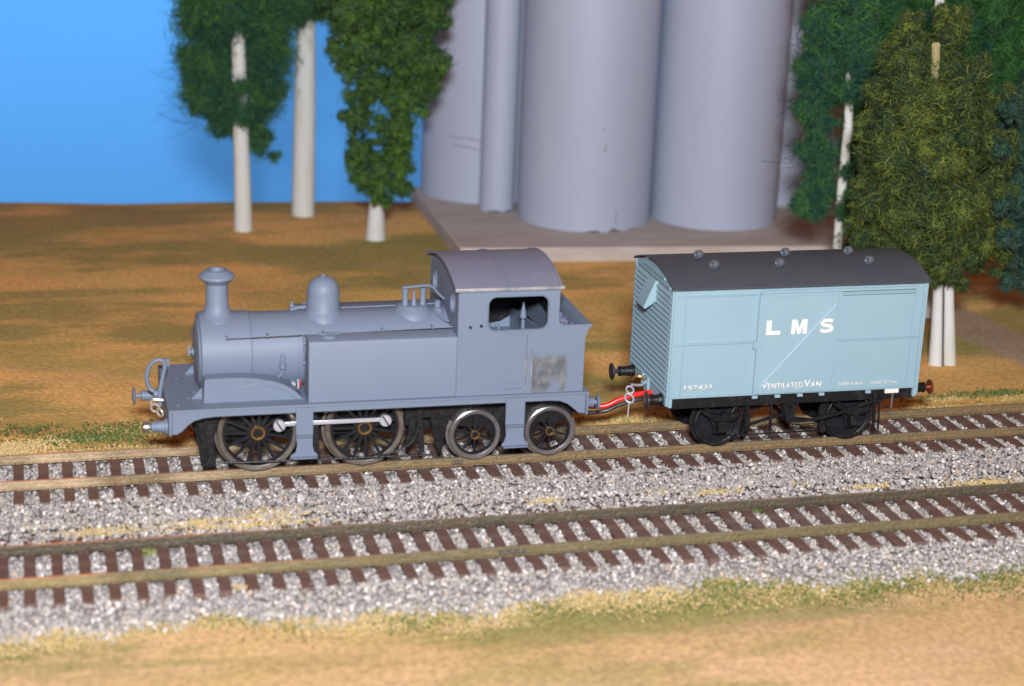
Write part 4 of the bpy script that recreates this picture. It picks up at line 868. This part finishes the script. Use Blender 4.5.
# underframe
b = MB(); b.box(VX0+1, VX1-1, -5.1, 21.6, 13.4, 14.8)
for x in (VX0+1, 172, 194, VX1-1.8): b.box(x, x+.8, -5.1, 21.6, 11.9, 13.38)
b.build('floor_frame', 'black', van)
sole = MB().box(VX0+.95, VX1-.95, -5.9, -5.12, 11.9, 14.83).mirror_y().build('solebar', 'black', van, .08)
VW = (165.6, 201.0)
for x in VW:
    wheel(x, 6.2, -1.75, 8, van, 'black', hub=None, solid=True); wheel(x, 6.2, 18.25, 8, van, 'black', True, hub=None, solid=True)
    MB().cyl((x, -5.6, 6.2), (x, 22, 6.2), .8, n=14).build('axle', 'black', van)
    b = MB().plate([(x-5.5, 12.2), (x-2.2, 6.5), (x-1.6, 3.9), (x+1.6, 3.9), (x+2.2, 6.5), (x+5.5, 12.2), (x+4.2, 12.2), (x+1.5, 7.6), (x-1.5, 7.6), (x-4.2, 12.2)], -3.6, -3.2)
    b.box(x-1.4, x+1.4, -5.9, -3.6, 5.0, 7.6); b.mirror_y(); b.build('axle_box', 'black', van, .15)
    b = MB()
    for k in range(4):
        n_ = 8; hw = 6.2-k*1.1; pts = [(x-hw+2*hw*i/n_, -5.1, 8.1+k*.0+.42*(3-k)*1 + 1.6*((2*i/n_-1)*hw/6.2)**2) for i in range(n_+1)]
        for a, c in zip(pts, pts[1:]): b.beam(a, c, 1.1, .36)
    b.box(x-.6, x+.6, -5.9, -4.4, 7.5, 10.2); b.mirror_y(); b.build('leaf_spring', 'black', van)
b = MB()
for x, sx in ((VW[0], 1), (VW[1], -1)):
    b.plate([(x+sx*q_[0], q_[1]) for q_ in arc(0, 6.2, 6.9, -30, 35, 6)+arc(0, 6.2, 8.4, 35, -30, 6)], -2.2, -.8); b.beam((x+sx*7.6, -1.5, 9), (x+sx*7, -1.5, 13.4), .6, .8)
b.beam((VW[0]+7.4, -1.6, 5), (183.6, -2.4, 8.2), .5, .7); b.beam((VW[1]-7.4, -1.6, 5.2), (183, -2.4, 7.0), .5, .7)
for y in (-5.0, -3.0): b.plate([(181, 12), (185.6, 12), (183.9, 6.4), (182.7, 6.4)], y, y+.35, [[(182.6, 11), (184, 11), (183.3, 8.4)]])
b.cyl((183.3, -5.6, 7.2), (183.3, 21, 7.2), .6, n=10); b.cyl((176, 1, 10.4), (176, 7, 10.4), 2.6, n=20)
b.beam((VW[0]-1, -1.6, 2.6), (VW[1]+1, -1.6, 2.6), .3, .3)
b.mirror_y(); b.build('brake_gear', 'black', van)
b = MB(); P_l = smooth_pts([(183.3, -5.9, 7.2), (188, -6.3, 7.4), (196, -6.5, 9.0), (203, -6.5, 11.2), (208, -6.5, 12.0)], 5)
for a, c in zip(P_l, P_l[1:]): b.beam(a, c, .3, .75)
b.beam((205.2, -6.6, 14.2), (205.6, -6.6, 3.6), .35, .8); b.beam((206.6, -6.6, 14.2), (207.0, -6.6, 4.2), .35, .4); b.build('brake_lever', 'black', van)
for x in (168.3, 174.6): 
    MB().beam((x+3, -6.1, 12.4), (x+3.2, -6.1, 5.0), .3, .6).build('safety_loop', 'black', van)
MB().box(208.0, 211.7, -6.5, -5.92, 13.6, 14.9).build('plate', 'white', sole, .05)
b = MB(); b.box(209.9, 210.5, -6.4, -6.0, 12.2, 13.55); b.cyl((210.2, -6.2, 12.2), (210.2, -6.2, 9.6), .35, .25, 10); b.build('hanging_hook', 'steel', van)
for y, l_ in ((-3.2, 4.4), (19.6, 6.3)): buffer(VX0+.2, y, 13.6, -1, van, 'black', 'black_wire', l_, 2.25)
for y in (-3.2, 19.6): buffer(VX1-.2, y, 13.6, 1, van, 'black', 'copper', 5.6, 2.0)
b = MB().cyl((144.8, 19.6, 13.6), (146.3, 19.6, 13.6), .5, n=12); b.build('buffer_rod', 'silver', van)
b = MB(); b.box(VX0-1.1, VX0-.3, 9.6, 10.6, 13.4, 16.2); b.box(VX0-.8, VX0-.2, 6.2, 9.4, 12.2, 16); b.build('drawbar_plate', 'van', van, .08)
b = MB(); b.tube(smooth_pts([(VX0-.6, 9.4, 14.6), (148.2, 9.6, 15.4), (147.0, 10.2, 15.1), (146.4, 10.4, 14.2)]), .45, 8); b.build('drawhook', 'brass', van)
CC = at(630, 389, 3.4); cz_ = CC[2]; cx_ = CC[0]
b = MB(); b.tube(smooth_pts([(149.2, 7.6, 14.8), (147.4, 6, 14.4), (cx_+.6, 4, cz_+.9)]), .36, 8)
b.ring((cx_, 3.4, cz_-.2), (.15, 1, .1), 1.05, .25, 24, 8, .75); b.ring((cx_-.1, 3.3, cz_-2.4), (.5, 1, .1), 1.3, .26, 24, 8, .75); b.cyl((cx_-.1, 3.3, cz_-3.6), (cx_-.2, 3.3, cz_-7.6), .2, n=8); b.build('coupling_chain', 'silver', van)

# ------------------------------------------------------------------ the two wires between engine and van
def wire(name, pts, r, mt, label):
    o = MB().tube(smooth_pts(pts, 8), r, 10).build(name, mt, None, base=pts[0], smooth=60); tag(o, label, 'wire')
wire('electric_wire', [at(x, y, Y) for x, y, Y in ((560, 398, 9), (583, 405, 7), (604, 406, 5.5), (618, 400, 5.2), (632, 395.5, 5), (648, 392.5, 5), (662, 393, 6), (672, 394, 9))], .68, 'red_wire', 'bright red insulated wire running from under the engine to the van')
wire('electric_wire', [at(x, y, Y) for x, y, Y in ((560, 404, 9), (583, 412, 7), (604, 411, 5), (618, 405.5, 4.8), (632, 401, 4.7), (648, 398, 4.8), (662, 398, 6), (672, 399, 9))], .5, 'black_wire', 'dark grey wire sagging beside the red one between engine and van')
